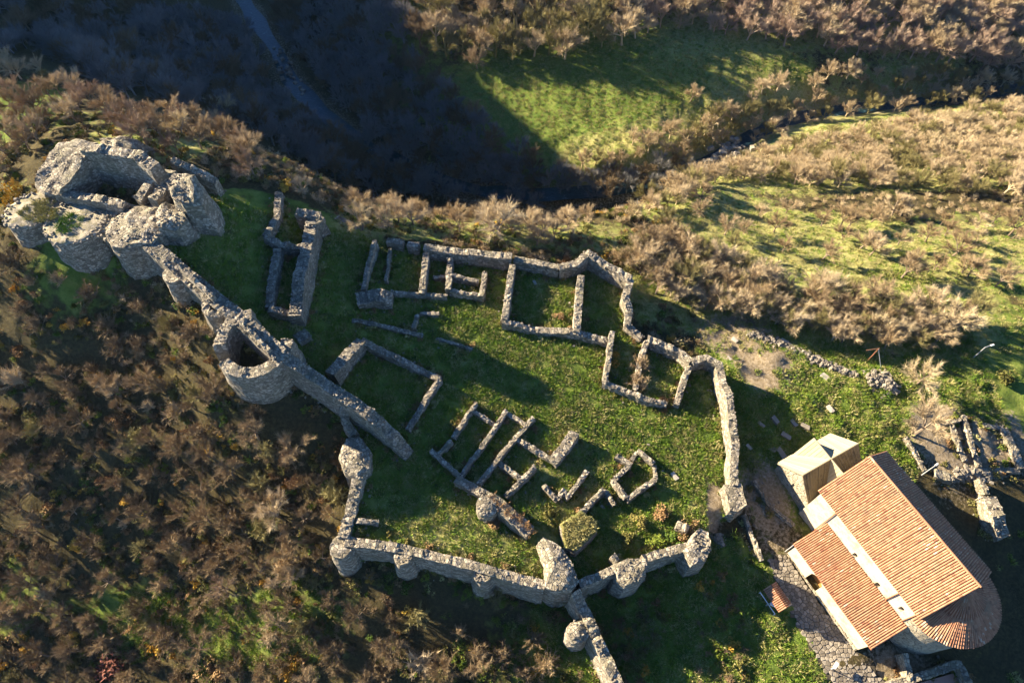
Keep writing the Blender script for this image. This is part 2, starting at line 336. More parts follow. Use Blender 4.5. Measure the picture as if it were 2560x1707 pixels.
# ---------------------------------------------------------------- masonry builders
def resample(pts, step, closed=False):
    P = [np.array(p, float) for p in pts]
    if closed: P = P + [P[0]]
    out = []
    for a, b in zip(P, P[1:]):
        n = max(1, int(round(np.hypot(*(b - a)[:2]) / step)))
        for i in range(n): out.append(a + (b - a) * i / n)
    if not closed: out.append(P[-1])
    return np.array(out)
def wall_geo(pts, thick, batter=0.06, closed=False, rag=0.22, step=0.45, seed=0, base_drop=0.5, rough=0.07):
    """a thick ragged wall along points (x, y, top z); returns the wall and its loose top stones"""
    P = resample(pts, step, closed); n = len(P); rng = random.Random(seed)
    D = np.zeros((n, 2))
    for i in range(n):
        a = P[(i - 1) % n] if (closed or i > 0) else P[i]; b = P[(i + 1) % n] if (closed or i < n - 1) else P[i]
        d = (b - a)[:2]; D[i] = d / (np.hypot(*d) + 1e-9)
    N = np.stack([-D[:, 1], D[:, 0]], 1)
    L = P[:, :2] + N * thick / 2; R = P[:, :2] - N * thick / 2
    zl = heights(L + N * 0.5); zr = heights(R - N * 0.5)
    top = np.array([p[2] + rag * (1.3 * fn(p[0], p[1], seed, .22) + 1.0 * round(1.6 * fn(p[0], p[1], seed, .4)) / 1.6 + .8 * fn(p[0], p[1], seed, 1.3)) for p in P])
    lev = max(2, int(math.ceil(max((top - np.minimum(zl, zr)).max(), .6) / 0.75)))
    vs, fs = [], []
    m = 2 * (lev + 1) + 1
    for i in range(n):
        hl = top[i] - zl[i] + base_drop; hr = top[i] - zr[i] + base_drop
        col = []
        for k in range(lev + 1):
            q = k / lev; z = zl[i] - base_drop + hl * q; o = batter * hl * (1 - q); col.append((L[i] + N[i] * o, z))
        col.append((P[i, :2], top[i] + rng.uniform(-.05, .12)))
        for k in range(lev, -1, -1):
            q = k / lev; z = zr[i] - base_drop + hr * q; o = batter * hr * (1 - q); col.append((R[i] - N[i] * o, z))
        for (xy, z) in col:
            e = rough
            vs.append((xy[0] + rng.uniform(-e, e) + .12 * fn(xy[0], xy[1], z, .6), xy[1] + rng.uniform(-e, e) + .12 * fn(xy[1], xy[0], z, .6), z + rng.uniform(-e, e)))
    cnt = n if closed else n - 1
    for i in range(cnt):
        j = (i + 1) % n
        for k in range(m - 1): fs.append((i * m + k, i * m + k + 1, j * m + k + 1, j * m + k))
    if not closed:
        fs.append(tuple(range(m - 1, -1, -1))); fs.append(tuple((n - 1) * m + k for k in range(m)))
    st = MB(); ln = sum(np.hypot(*(b - a)[:2]) for a, b in zip(P, P[1:]))
    for _ in range(int(ln * thick * 4.6)):
        i = rng.randrange(n); t = rng.uniform(-.5, .5); j = (i + 1) % n if (closed or i < n - 1) else i; s = rng.random()
        c = (P[i] + (P[j] - P[i]) * s); xy = c[:2] + N[i] * thick * t
        st.stone((xy[0], xy[1], top[i] - .02), rng.uniform(.07, .16), rng)
    return vs, fs, st
WALL_LINES = []
def wall(parent, px, h, thick, name="wall", zabs=None, mat='stone', stones=True, seed=None, **k):
    """px: photo pixels of the top's centre line; h: height above the ground there (or one per point); zabs: absolute tops"""
    if zabs is not None:
        zz = zabs if hasattr(zabs, '__len__') else [zabs] * len(px); pts = [at(p[0], p[1], z) for p, z in zip(px, zz)]
    else:
        hh = h if hasattr(h, '__len__') else [h] * len(px); pts = [g(p[0], p[1], q) for p, q in zip(px, hh)]
    seed = seed if seed is not None else int(px[0][0] * 7 + px[0][1]); WALL_LINES.append((np.array(pts), thick))
    thick *= .88; vs, fs, st = wall_geo(pts, thick, seed=seed, **k); off = np.array(parent.location)
    o = mesh_obj(name, [np.array(v) - off for v in vs], fs, mat, parent)
    if stones and st.v: tag(st.build("top_stones", 'rubble', parent), kind="stuff")
    return o
def mass_geo(out, ztop, batter=0.12, dome=0.0, seed=0, zbase=None, rag=0.2, step=0.6, rough=0.08):
    """solid masonry body: closed top outline (x, y) at ztop, sides flaring down into the ground"""
    P = resample([(p[0], p[1], 0) for p in out], step, True)[:, :2]; n = len(P); c = P.mean(0); rng = random.Random(seed)
    area = 0.5 * sum(P[i][0] * P[(i + 1) % n][1] - P[(i + 1) % n][0] * P[i][1] for i in range(n))
    if area < 0: P = P[::-1]
    N = np.array([(lambda d: np.array([d[1], -d[0]]) / (np.hypot(*d) + 1e-9))(P[(i + 1) % n] - P[i - 1]) for i in range(n)])
    zb = heights(P + N * 0.8) - 0.7 if zbase is None else np.full(n, zbase)
    lev = max(2, int(math.ceil((ztop - zb.min()) / 0.8)))
    vs, fs = [], []
    zt = [ztop + rag * 1.4 * fn(p[0], p[1], seed, .35) for p in P]
    for k in range(lev + 1):
        q = k / lev
        for i in range(n):
            hh = zt[i] - zb[i]; z = zb[i] + hh * q; o = batter * hh * (1 - q) ** 1.25
            x, y = P[i] + N[i] * o; e = rough
            vs.append((x + rng.uniform(-e, e) + .2 * fn(x, y, z, .5), y + rng.uniform(-e, e) + .2 * fn(y, x, z, .5), z + rng.uniform(-e, e) * (k > 0)))
    for k in range(lev):
        for i in range(n):
            j = (i + 1) % n; fs.append((k * n + i, k * n + j, (k + 1) * n + j, (k + 1) * n + i))
    R = 5; b0 = lev * n
    for r in range(1, R):
        s = 1 - r / R
        for i in range(n):
            x, y = c + (P[i] - c) * s
            vs.append((x, y, (ztop + (zt[i] - ztop) * s ** 3) + dome * (1 - s * s) + rag * fn(x, y, seed + 3, .6) + rng.uniform(-.05, .05) * s * s))
        b1 = len(vs) - n
        for i in range(n):
            j = (i + 1) % n; fs.append((b0 + i, b0 + j, b1 + j, b1 + i))
        b0 = b1
    vs.append((*c, ztop + dome)); q = len(vs) - 1
    for i in range(n): fs.append((b0 + i, b0 + (i + 1) % n, q))
    st = MB()
    for _ in range(int(abs(area) * 3.2)):
        i = rng.randrange(n); s = math.sqrt(rng.random()) * .97; x, y = c + (P[i] - c) * s
        st.stone((x, y, zt[i] * s + ztop * (1 - s) + dome * (1 - s * s) - .03), rng.uniform(.07, .16), rng)
    return vs, fs, st
def circ(c, r, n=20, sx=1.0, rot=0.0):
    return [(c[0] + r * math.cos(t) * sx * math.cos(rot) - r * math.sin(t) * math.sin(rot), c[1] + r * math.cos(t) * sx * math.sin(rot) + r * math.sin(t) * math.cos(rot)) for t in (2 * math.pi * i / n for i in range(n))]
def mass(parent, px, ztop, name="turret", mat='stone', r=None, stones=True, seed=None, top=None, **k):
    """px: outline pixels of the top, or one pixel with radius r (metres)"""
    if r: c = at(px[0], px[1], ztop)[:2]; out = circ(c, r); s0 = px
    else: out = [at(p[0], p[1], ztop)[:2] for p in px]; s0 = px[0]
    seed = seed if seed is not None else int(s0[0] * 3 + s0[1])
    vs, fs, st = mass_geo(out, ztop, seed=seed, **k); off = np.array(parent.location)
    o = mesh_obj(name, [np.array(v) - off for v in vs], fs, mat, parent)
    if top:
        o.data.materials.append(MAT[top]); zc = np.array([v[2] for v in vs])
        n_ = len(resample([(p[0], p[1], 0) for p in out], k.get('step', .6), True))
        for p in list(o.data.polygons)[-5 * n_:]: p.material_index = 1; p.use_smooth = True
    if stones and st.v: tag(st.build("top_stones", 'rubble', parent), kind="stuff")
    return o
def ruin(name, px, label, cat, group=None):
    p = g(*px); return tag(thing(name, label, cat, tuple(p), group), kind="thing")

# ---------------------------------------------------------------- hilltop keep
def earth_mat():
    m, nt, b = M("trodden_earth", 1.0)
    c = ramp(nt, nz(nt, 1.2, 6, .7), [(.3, (.12,.13,.04)), (.45, (.22,.19,.12)), (.6, (.32,.28,.21))]); nt.links.new(c, b.inputs["Base Color"]); bump(nt, b, nz(nt, 4, 5), .7, .15); return m
MAT['earth'] = earth_mat()
def turf_mat():
    m, nt, b = M("turf", 1.0)
    c = ramp(nt, nz(nt, 2.0, 6, .7), [(.3, (.05,.06,.018)), (.48, (.11,.11,.035)), (.65, (.19,.155,.065))]); nt.links.new(c, b.inputs["Base Color"]); bump(nt, b, nz(nt, 5, 5), 1.0, .2); return m
MAT['turf'] = turf_mat()
K = thing("ruined_keep", "hilltop stone keep with rounded bastions and a sunken square chamber", "keep", tuple(at(300, 520, 11)))
TER = 13.0
mass(K, [(20,528),(60,500),(120,478),(142,470),(300,505),(390,525),(385,590),(300,600),(240,560),(180,572),(110,552)], TER - .3, "terrace", 'earth', stones=False, batter=.05, rag=.25, dome=.2)
mass(K, (72,528), TER - .1, r=3.6, batter=.10, rag=.32, dome=.25, top='earth', stones=False); mass(K, (192,553), TER - .1, r=4.6, batter=.11, rag=.34, dome=.25, top='earth', stones=False); mass(K, (330,572), TER + .6, r=3.7, batter=.10, dome=.5, rag=.35)
mass(K, (250,555), TER - .1, r=2.4, batter=.03, top='earth', stones=False)
mass(K, [(85,455),(112,405),(145,356),(190,343),(240,352),(240,385),(205,432),(155,487),(110,482)], 14.1, "rubble_bank", batter=.4, dome=.5, rag=.4)
wall(K, [(140,474),(178,420),(212,368)], 0, 2.0, zabs=[15,16.8,18.2], rag=.3); wall(K, [(208,368),(270,374),(345,390),(388,418)], 0, 2.0, zabs=[18.4,18.8,18.6,18.6], rag=.35)
wall(K, [(138,478),(225,493),(312,514)], 0, 1.5, zabs=[14.5,14.5,14.4], rag=.25); wall(K, [(385,420),(375,450),(345,500)], 0, 1.6, zabs=[17.4,16,14.6], rag=.3)
mass(K, [(418,455),(436,436),(490,442),(506,474),(500,505),(455,505),(425,490)], 18.2, "corner_tower", batter=.12, dome=.5, rag=.8)
mass(K, [(385,523),(417,505),(462,520),(470,555),(440,575),(395,570)], 15.2, "corner_tower", batter=.14, dome=.8, rag=.8)
wall(K, [(430,401),(470,415),(517,440),(540,455)], 0, 1.4, zabs=[15.5,15,14,13], rag=.35)
mass(K, [(250,350),(300,340),(345,350),(340,380),(290,380)], 13.5, "rubble_bank", batter=.6, dome=.8, rag=.5)

mass(K, [(292,540),(335,512),(390,508),(440,512),(462,532),(452,570),(405,592),(380,612),(320,612),(296,585)], 13.9, "rubble_core", batter=.12, dome=.7, rag=.7)
mass(K, [(392,432),(412,418),(440,430),(425,470),(395,505),(372,500),(388,462)], 15.4, "rubble_core", batter=.1, dome=.3, rag=.6)
ts = MB(); rg_ = random.Random(41)
for _ in range(230):
    t_, q_ = rg_.uniform(0, 6.28), 1 - .25 * rg_.random() ** 2; px_, r_ = rg_.choice((((72,528), 3.6), ((192,553), 4.6), ((192,553), 4.6), ((250,555), 2.4), ((300,560), 3.5)))
    c_ = at(px_[0], px_[1], TER - .1); ts.stone((c_[0] + r_ * q_ * math.cos(t_), c_[1] + r_ * q_ * math.sin(t_), TER + rg_.uniform(-.1, .15)), rg_.uniform(.1, .28), rg_)
for _ in range(70):
    c_ = at(rg_.uniform(60, 300), rg_.uniform(490, 560), TER); ts.stone((c_[0], c_[1], TER + .05), rg_.uniform(.06, .2), rg_)
tag(ts.build("rim_stones", 'rubble', K), kind="stuff")
# ---------------------------------------------------------------- curtain walls and turrets
C1 = ruin("curtain_wall", (470,690), "curtain wall running from the keep down to the big round tower", "wall")
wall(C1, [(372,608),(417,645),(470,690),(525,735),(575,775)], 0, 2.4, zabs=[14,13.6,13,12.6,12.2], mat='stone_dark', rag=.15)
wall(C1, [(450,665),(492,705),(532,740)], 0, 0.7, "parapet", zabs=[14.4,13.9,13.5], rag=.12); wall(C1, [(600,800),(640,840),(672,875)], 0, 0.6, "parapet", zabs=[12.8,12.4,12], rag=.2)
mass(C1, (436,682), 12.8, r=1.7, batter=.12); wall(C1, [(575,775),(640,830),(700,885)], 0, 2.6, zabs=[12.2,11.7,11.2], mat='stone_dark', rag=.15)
vs = [at(*(538 + 26 * math.cos(t), 762 + 22 * math.sin(t)), 12.2) for t in np.linspace(-.3, math.pi + .6, 9)]
a_, b_, s_ = wall_geo(vs, 1.1, batter=.1, seed=4); off = np.array(C1.location); mesh_obj("turret", [np.array(v) - off for v in a_], b_, 'stone', C1); tag(s_.build("top_stones", 'rubble', C1), kind="stuff")
BT = ruin("round_tower", (640,1000), "big hollow round tower bulging from the curtain wall, its rim sunlit", "tower")
cc = at(634, 860, 11); vs = []
for t in np.linspace(math.radians(100), math.radians(372), 26):
    dd = .9 if t < math.radians(190) else (-1.6 if t < math.radians(215) else 0.0)
    vs.append((cc[0] + 4.35 * math.cos(t), cc[1] + 4.35 * math.sin(t), 11 + dd))
a_, b_, s_ = wall_geo(vs, 1.6, batter=.07, seed=9, rag=.3, step=.5); off = np.array(BT.location)
mesh_obj("tower_wall", [np.array(v) - off for v in a_], b_, 'stone', BT); tag(s_.build("top_stones", 'rubble', BT), kind="stuff")
C2 = ruin("curtain_wall", (850,990), "shaded thick curtain wall from the round tower to the inner ward", "wall")
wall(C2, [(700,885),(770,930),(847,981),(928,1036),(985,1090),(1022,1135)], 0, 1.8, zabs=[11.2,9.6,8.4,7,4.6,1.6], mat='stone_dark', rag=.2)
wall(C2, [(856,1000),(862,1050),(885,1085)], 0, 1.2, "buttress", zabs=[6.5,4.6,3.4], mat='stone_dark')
C3 = ruin("curtain_wall", (880,1250), "narrow curtain wall with a bulbous turret above the corner turret", "wall")
mass(C3, [(868,1095),(900,1090),(925,1125),(922,1170),(895,1195),(860,1180),(846,1140)], 3.4, batter=.08, dome=.4, mat='stone')
wall(C3, [(895,1190),(886,1230),(872,1290),(858,1345)], 0, 1.7, zabs=[3.2,2.6,1.8,1.3], rag=.25); wall(C3, [(890,1300),(945,1305)], 0.9, 0.7, "cross_wall")
CF = ruin("curtain_wall", (1100,1450), "long front curtain wall with three half-round turrets", "wall")
wall(CF, [(862,1352),(990,1368),(1080,1388),(1175,1412),(1270,1438),(1362,1462)], 0, 1.35, zabs=[1.3,1.2,1.2,1.2,1.2,1.2], batter=.05, rag=.14)
mass(CF, (851,1366), 1.0, r=1.5, batter=.10, zbase=None); mass(CF, (1006,1388), 1.1, r=1.15, batter=.11); mass(CF, (1207,1432), 1.1, r=1.15, batter=.11)
GT = ruin("gate_tower", (1400,1490), "massive sunlit gate tower where three walls meet", "tower")
mass(GT, [(1344,1356),(1360,1340),(1403,1364),(1428,1402),(1446,1450),(1431,1474),(1390,1476),(1363,1465),(1362,1413)], 1.6, "tower_body", batter=.06, dome=.7, rag=.3)
CG = ruin("curtain_wall", (1500,1600), "curtain wall running downhill from the gate tower to the bottom edge", "wall")
wall(CG, [(1440,1478),(1452,1505),(1469,1540),(1491,1592),(1531,1675),(1560,1740)], 0, 1.5, zabs=[.6,-.4,-1.2,-1.6,-2,-2.4], batter=.07, rag=.3)
mass(CG, (1445,1578), -1.8, r=1.35, batter=.05, dome=.6)
CR = ruin("curtain_wall", (1640,1420), "front curtain wall with two round turrets right of the gate tower", "wall")
wall(CR, [(1448,1460),(1490,1442),(1540,1420)], 0, 1.2, zabs=[.4,.4,.5], rag=.2); wall(CR, [(1610,1397),(1660,1380),(1720,1364)], 0, 1.2, zabs=[.5,.6,.8], rag=.15)
mass(CR, [(1535,1410),(1570,1395),(1615,1398),(1620,1422),(1598,1452),(1565,1462),(1545,1448)], .9, batter=.09, dome=.3, rag=.25)
mass(CR, [(1708,1372),(1730,1345),(1748,1320),(1770,1332),(1778,1375),(1764,1402),(1732,1410)], 1.3, batter=.08, dome=.2, rag=.3)
wall(CR, [(1533,1385),(1545,1402)], 0, .9, "stub", zabs=[1.0,.7])
wall(CR, [(1690,1312),(1718,1326)], 1.0, 1.3, "stub", rag=.5)
CE = ruin("curtain_wall", (1840,1150), "long sunlit wall between the ward and the churchyard", "wall")
wall(CE, [(1729,902),(1766,894),(1798,908),(1807,955),(1822,984),(1832,1061),(1840,1116),(1833,1171),(1838,1213)], 0, 1.25, zabs=[1.2,1.2,1.4,1.6,2.0,1.8,1.5,1.2,1.0], batter=.03, rag=.15)
mass(CE, [(1810,1212),(1850,1206),(1868,1262),(1845,1278),(1828,1272)], .9, "end_block", batter=.03, rag=.2)
wall(CE, [(1860,1285),(1880,1335),(1905,1400)], .7, .6, "low_wall")
SB = ruin("curtain_wall", (1560,720), "pointed corner of the rear wall above the grassy slope", "wall")
wall(SB, [(1397,667),(1441,657),(1470,633),(1520,662),(1577,697)], 0, 1.35, zabs=[2.2,2.3,2.6,2.4,2.0], batter=.04, rag=.2)
wall(SB, [(1577,697),(1563,741),(1574,776),(1568,814),(1605,845)], 0, 1.2, zabs=[2.0,1.7,1.2,.5,.2], batter=.04, rag=.3)
wall(SB, [(1618,846),(1660,862),(1702,878),(1729,902)], 0, 1.2, zabs=[1.0,1.0,1.0,1.2], rag=.2)
BW = ruin("curtain_wall", (1150,640), "broken rear wall of the ward along the edge of the ravine", "wall")
wall(BW, [(968,600),(1008,607)], 0, 1.2, zabs=[2.4,2.4], rag=.15); wall(BW, [(1018,609),(1047,612)], 0, 1.2, zabs=[2.4,2.4], rag=.12)
wall(BW, [(1060,616),(1136,627),(1210,634),(1278,641)], 0, 1.5, zabs=[2.6,2.5,2.4,2.5], rag=.15); wall(BW, [(1285,647),(1340,656),(1397,667)], 0, 1.2, zabs=[1.9,1.9,2.1], rag=.15)
wall(BW, [(830,540),(880,560),(905,572)], 0, 1.0, zabs=[2.6,2.4,2.2], rag=.3)

# ---------------------------------------------------------------- rooms and foundations inside the ward
def rooms(name, px, label, walls, cat="ruin", mat='stone', **k):
    r = ruin(name, px, label, cat)
    for pts, h, t in walls: wall(r, pts, h * 1.3 if name == "house_foundation" else h, t, mat=mat, **k)
    return r
rooms("ruined_building", (690,700), "tall roofless shaded building with a deep dark room beside the keep", [
  ([(800,540),(778,560),(760,640),(748,700),(735,790)], [3.6,3.2,3.4,3.6,2.6], 2.0), ([(740,528),(800,540)], [3.2,3.6], 2.0), ([(665,590),(700,612),(762,615)], [1.6,1.8,2.6], 1.3), ([(692,620),(682,690),(670,765)], [1.6,1.5,1.4], 1.3),
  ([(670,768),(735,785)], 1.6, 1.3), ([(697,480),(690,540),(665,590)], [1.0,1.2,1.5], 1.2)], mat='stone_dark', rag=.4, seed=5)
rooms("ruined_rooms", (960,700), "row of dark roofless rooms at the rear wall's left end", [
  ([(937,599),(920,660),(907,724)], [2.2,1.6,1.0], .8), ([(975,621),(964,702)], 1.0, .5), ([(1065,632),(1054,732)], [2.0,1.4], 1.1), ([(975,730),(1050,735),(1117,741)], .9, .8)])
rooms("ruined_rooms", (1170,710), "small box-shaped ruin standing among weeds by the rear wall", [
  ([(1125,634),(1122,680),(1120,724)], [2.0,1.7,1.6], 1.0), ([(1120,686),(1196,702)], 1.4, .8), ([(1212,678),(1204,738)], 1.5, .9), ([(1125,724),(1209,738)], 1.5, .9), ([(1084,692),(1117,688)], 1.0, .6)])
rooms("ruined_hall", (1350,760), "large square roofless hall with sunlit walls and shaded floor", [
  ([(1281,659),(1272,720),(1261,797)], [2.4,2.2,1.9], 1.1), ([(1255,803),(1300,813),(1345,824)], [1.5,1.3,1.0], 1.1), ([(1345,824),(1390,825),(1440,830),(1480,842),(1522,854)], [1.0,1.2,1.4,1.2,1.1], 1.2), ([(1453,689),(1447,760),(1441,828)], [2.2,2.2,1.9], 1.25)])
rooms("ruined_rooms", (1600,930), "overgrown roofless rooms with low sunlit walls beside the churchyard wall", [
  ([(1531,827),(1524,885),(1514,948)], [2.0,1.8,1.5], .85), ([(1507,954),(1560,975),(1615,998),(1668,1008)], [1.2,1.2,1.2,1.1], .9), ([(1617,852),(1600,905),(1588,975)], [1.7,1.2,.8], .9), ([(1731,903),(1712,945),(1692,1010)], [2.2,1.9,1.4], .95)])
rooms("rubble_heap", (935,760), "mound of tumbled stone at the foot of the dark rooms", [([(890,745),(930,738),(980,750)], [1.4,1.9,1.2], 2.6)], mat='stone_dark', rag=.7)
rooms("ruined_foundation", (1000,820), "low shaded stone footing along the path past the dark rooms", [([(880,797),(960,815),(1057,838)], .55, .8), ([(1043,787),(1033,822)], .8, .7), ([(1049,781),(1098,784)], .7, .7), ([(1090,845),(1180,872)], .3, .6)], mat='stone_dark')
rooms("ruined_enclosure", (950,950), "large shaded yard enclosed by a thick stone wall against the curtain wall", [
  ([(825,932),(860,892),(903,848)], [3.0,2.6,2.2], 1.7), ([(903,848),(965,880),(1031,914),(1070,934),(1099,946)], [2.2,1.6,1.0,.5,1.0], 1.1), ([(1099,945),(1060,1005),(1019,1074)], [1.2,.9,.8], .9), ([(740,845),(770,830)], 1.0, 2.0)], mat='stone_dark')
rooms("house_foundation", (1190,1110), "rectangular house foundation half in shade at the middle of the ward", [
  ([(1191,1004),(1160,1050),(1133,1092)], 0.82, 0.69), ([(1128,1100),(1096,1136)], 0.68, 0.69), ([(1076,1124),(1148,1188)], 0.75, 0.69), ([(1182,1026),(1242,1064)], 0.54, 0.60), ([(1267,1024),(1215,1100),(1152,1187)], 0.82, 0.73), ([(1140,1196),(1190,1222),(1240,1250)], 1.02, 1.29)])
rooms("house_foundation", (1280,1130), "narrow foundation rooms parallel to the half-shaded house foundation", [
  ([(1264,1028),(1320,1064)], 0.61, 0.65), ([(1334,1041),(1283,1100),(1245,1146),(1196,1209)], 0.82, 0.73), ([(1288,1094),(1382,1150)], 0.68, 0.73), ([(1240,1150),(1304,1198)], 0.75, 0.77), ([(1338,1165),(1300,1205),(1264,1239)], 0.82, 0.73)])
rooms("stone_platform", (1410,1120), "raised grass-topped stone platform with a tall shaded side", [([(1438,1080),(1410,1118),(1381,1152)], 1.50, 1.63)], cat="ruin")
rooms("house_foundation", (1420,1210), "low sunlit angle of foundation wall below the grass-topped platform", [([(1359,1211),(1395,1250)], 0.75, 0.77), ([(1398,1241),(1407,1222),(1418,1244),(1468,1176)], 0.82, 0.69)])
rooms("house_foundation", (1510,1240), "two short meeting walls near the front curtain wall", [([(1452,1281),(1480,1250),(1510,1222)], 1.09, 0.73), ([(1512,1224),(1537,1260)], 0.88, 0.69)])
rooms("house_foundation", (1580,1200), "square sunlit foundation with a dark floor near the grassy path", [([(1539,1138),(1577,1156),(1534,1200),(1566,1243)], 0.95, 0.73), ([(1567,1248),(1600,1222),(1637,1200)], 0.88, 0.73), ([(1594,1124),(1634,1157)], 0.75, 0.69), ([(1636,1162),(1640,1198)], .4, .6), ([(1578,1150),(1592,1130)], .4, .6)])
RW = ruin("wall_fragment", (1280,1290), "thick wall fragment with a stub turret and rusty weeds on top", "wall")
wall(RW, [(1226,1244),(1280,1288),(1326,1328)], [2.4,2.6,2.0], 1.9, rag=.3); mass(RW, (1218,1264), hz(*at(1218,1264,1)[:2]) + 2.6, r=1.4, batter=.06, dome=.4)
TM = ruin("turf_mound", (1440,1330), "square turf-topped ruin core behind the gate tower", "ruin")
mass(TM, [(1400,1310),(1452,1275),(1490,1300),(1494,1325),(1440,1378),(1412,1366)], .6, "core", 'stone_dark', batter=.08, dome=.3, rag=.3, stones=False, top='turf')
# ---------------------------------------------------------------- church
CO = at(2048, 1227, 5.0)[:2]; TH = math.radians(-62.2)
CL = np.array([math.cos(TH), math.sin(TH)]); CW = np.array([-CL[1], CL[0]])
def cw(l, w, z): p = CO + CL * l + CW * w; return (p[0], p[1], z)
def plaster_mat(name, a, b_, stain):
    m, nt, b = M(name, 0.9)
    c = mix(nt, nz(nt, 1.3, 6, 0.7), a, b_)
    st = mth(nt, 'MULTIPLY', mth(nt, 'SUBTRACT', nz(nt, 0.7, 7, 0.75), 0.5, True), 7.0, True); c = mix(nt, st, c, stain)
    nt.links.new(c, b.inputs["Base Color"]); bump(nt, b, nz(nt, 5, 5), 0.4, 0.06); return m
MAT['plaster'] = plaster_mat("pale_plaster", (.40,.355,.275), (.34,.295,.22), (.25,.205,.14))
MAT['ashlar'] = mat_masonry("old_ashlar", [(.27,.23,.165), (.33,.285,.205), (.38,.33,.24), (.20,.16,.10)], 1.5)
def slab_mat():
    m, nt, b = M("roof_slab_stone", 0.9)
    r = nt.nodes.new("ShaderNodeObjectInfo").outputs["Random"]
    c = ramp(nt, r, [(0, (.25,.215,.145)), (1, (.34,.295,.20))]); c = mix(nt, mth(nt, 'MULTIPLY', nz(nt, 2.0, 5), .5), c, (.27,.22,.13))
    nt.links.new(c, b.inputs["Base Color"]); bump(nt, b, nz(nt, 8, 4), .4, .03); return m
MAT['slab'] = slab_mat()
MAT['slab_shade'] = plaster_mat("brown_slabs_shaded", (.15,.115,.068), (.10,.078,.048), (.05,.04,.028))  # brown slabs, darkened in colour as shade on the slopes turned from the sun
def tile_mat():
    m, nt, b = M("clay_tile", 0.85)
    tc = nt.nodes.new("ShaderNodeTexCoord"); sp = nt.nodes.new("ShaderNodeSeparateXYZ"); nt.links.new(tc.outputs["Object"], sp.inputs[0])
    k = mth(nt, 'FLOOR', mth(nt, 'DIVIDE', sp.outputs[0], 0.46))
    oi = nt.nodes.new("ShaderNodeObjectInfo"); cv = nt.nodes.new("ShaderNodeCombineXYZ"); nt.links.new(k, cv.inputs[0])
    nt.links.new(mth(nt, 'MULTIPLY', oi.outputs["Random"], 917.0), cv.inputs[1])
    wn = nt.nodes.new("ShaderNodeTexWhiteNoise"); wn.noise_dimensions = '2D'; nt.links.new(cv.outputs[0], wn.inputs[0])
    c = ramp(nt, wn.outputs[0], [(0, (.16,.072,.042)), (.08, (.28,.13,.068)), (.5, (.36,.168,.088)), (.90, (.42,.22,.122))])
    pale = mth(nt, 'GREATER_THAN', mth(nt, 'ADD', mth(nt, 'MULTIPLY', wn.outputs[0], .45), nz(nt, .35, 3)), 1.0)
    c = mix(nt, pale, c, (.48,.355,.245)); c = mix(nt, mth(nt, 'MULTIPLY', nz(nt, 3.5, 5), .35), c, (.27,.12,.07)); c = mix(nt, mth(nt, 'MULTIPLY', mth(nt, 'SUBTRACT', nz(nt, .55, 6, .7), .48, True), 3.5, True), c, (.22,.15,.09))
    nt.links.new(c, b.inputs["Base Color"]); bump(nt, b, nz(nt, 14, 3), .3, .02); return m
MAT['tile'] = tile_mat()
def flat_mat(name, col, rough=.8, metal=0.0, var=.25):
    m, nt, b = M(name, rough); b.inputs["Metallic"].default_value = metal
    nt.links.new(mix(nt, mth(nt, 'MULTIPLY', nz(nt, 4, 5), var * 2), col, tuple(x * .55 for x in col)), b.inputs["Base Color"]); return m
MAT['panbed'] = flat_mat("clay_pan_tile", (.30,.115,.055)); MAT['wood'] = flat_mat("door_wood", (.36,.17,.05)); MAT['darkwood'] = flat_mat("dark_wood", (.10,.065,.04))
MAT['void'] = flat_mat("window_glass", (.02,.02,.022), .3); MAT['whitepaint'] = flat_mat("white_paint", (.75,.74,.70), .5, 0, .1); MAT['greymetal'] = flat_mat("grey_metal", (.42,.43,.43), .5, .3, .15); MAT['rust'] = flat_mat("rusty_steel", (.28,.13,.07)); MAT['brickfloor'] = flat_mat("red_earth_floor", (.38,.21,.15))
CH = thing("church", "stone church with terracotta tile roofs, apse, side aisle and gabled porch", "church", cw(8, 4, -5))
def prism(name, poly, l0, l1, mat, parent):
    """extrude a (w, z) outline along the church axis"""
    n = len(poly); m = MB(); m.add([cw(l0, w, z) for w, z in poly] + [cw(l1, w, z) for w, z in poly],
        [tuple(range(n)), tuple(range(2 * n - 1, n - 1, -1))] + [(i, n + i, n + (i + 1) % n, (i + 1) % n) for i in range(n)])
    o = m.build(name, mat, parent)
    bm = bmesh.new(); bm.from_mesh(o.data); bmesh.ops.recalc_face_normals(bm, faces=bm.faces); bm.to_mesh(o.data); bm.free(); return o
def cut(o, cutters):
    for c in cutters:
        md = o.modifiers.new("cut", 'BOOLEAN'); md.operation = 'DIFFERENCE'; md.object = c; md.solver = 'EXACT'
    bpy.context.view_layer.update(); dg = bpy.context.evaluated_depsgraph_get(); me = bpy.data.meshes.new_from_object(o.evaluated_get(dg))
    o.modifiers.clear(); o.data = me
    for c in cutters: bpy.data.objects.remove(c)
def cbox(l0, l1, w0, w1, z0, z1):
    m = MB(); c = np.array(cw((l0 + l1) / 2, (w0 + w1) / 2, (z0 + z1) / 2))
    m.box(c, (*(CL * (l1 - l0) / 2), 0), (*(CW * (w1 - w0) / 2), 0), (0, 0, (z1 - z0) / 2)); return m
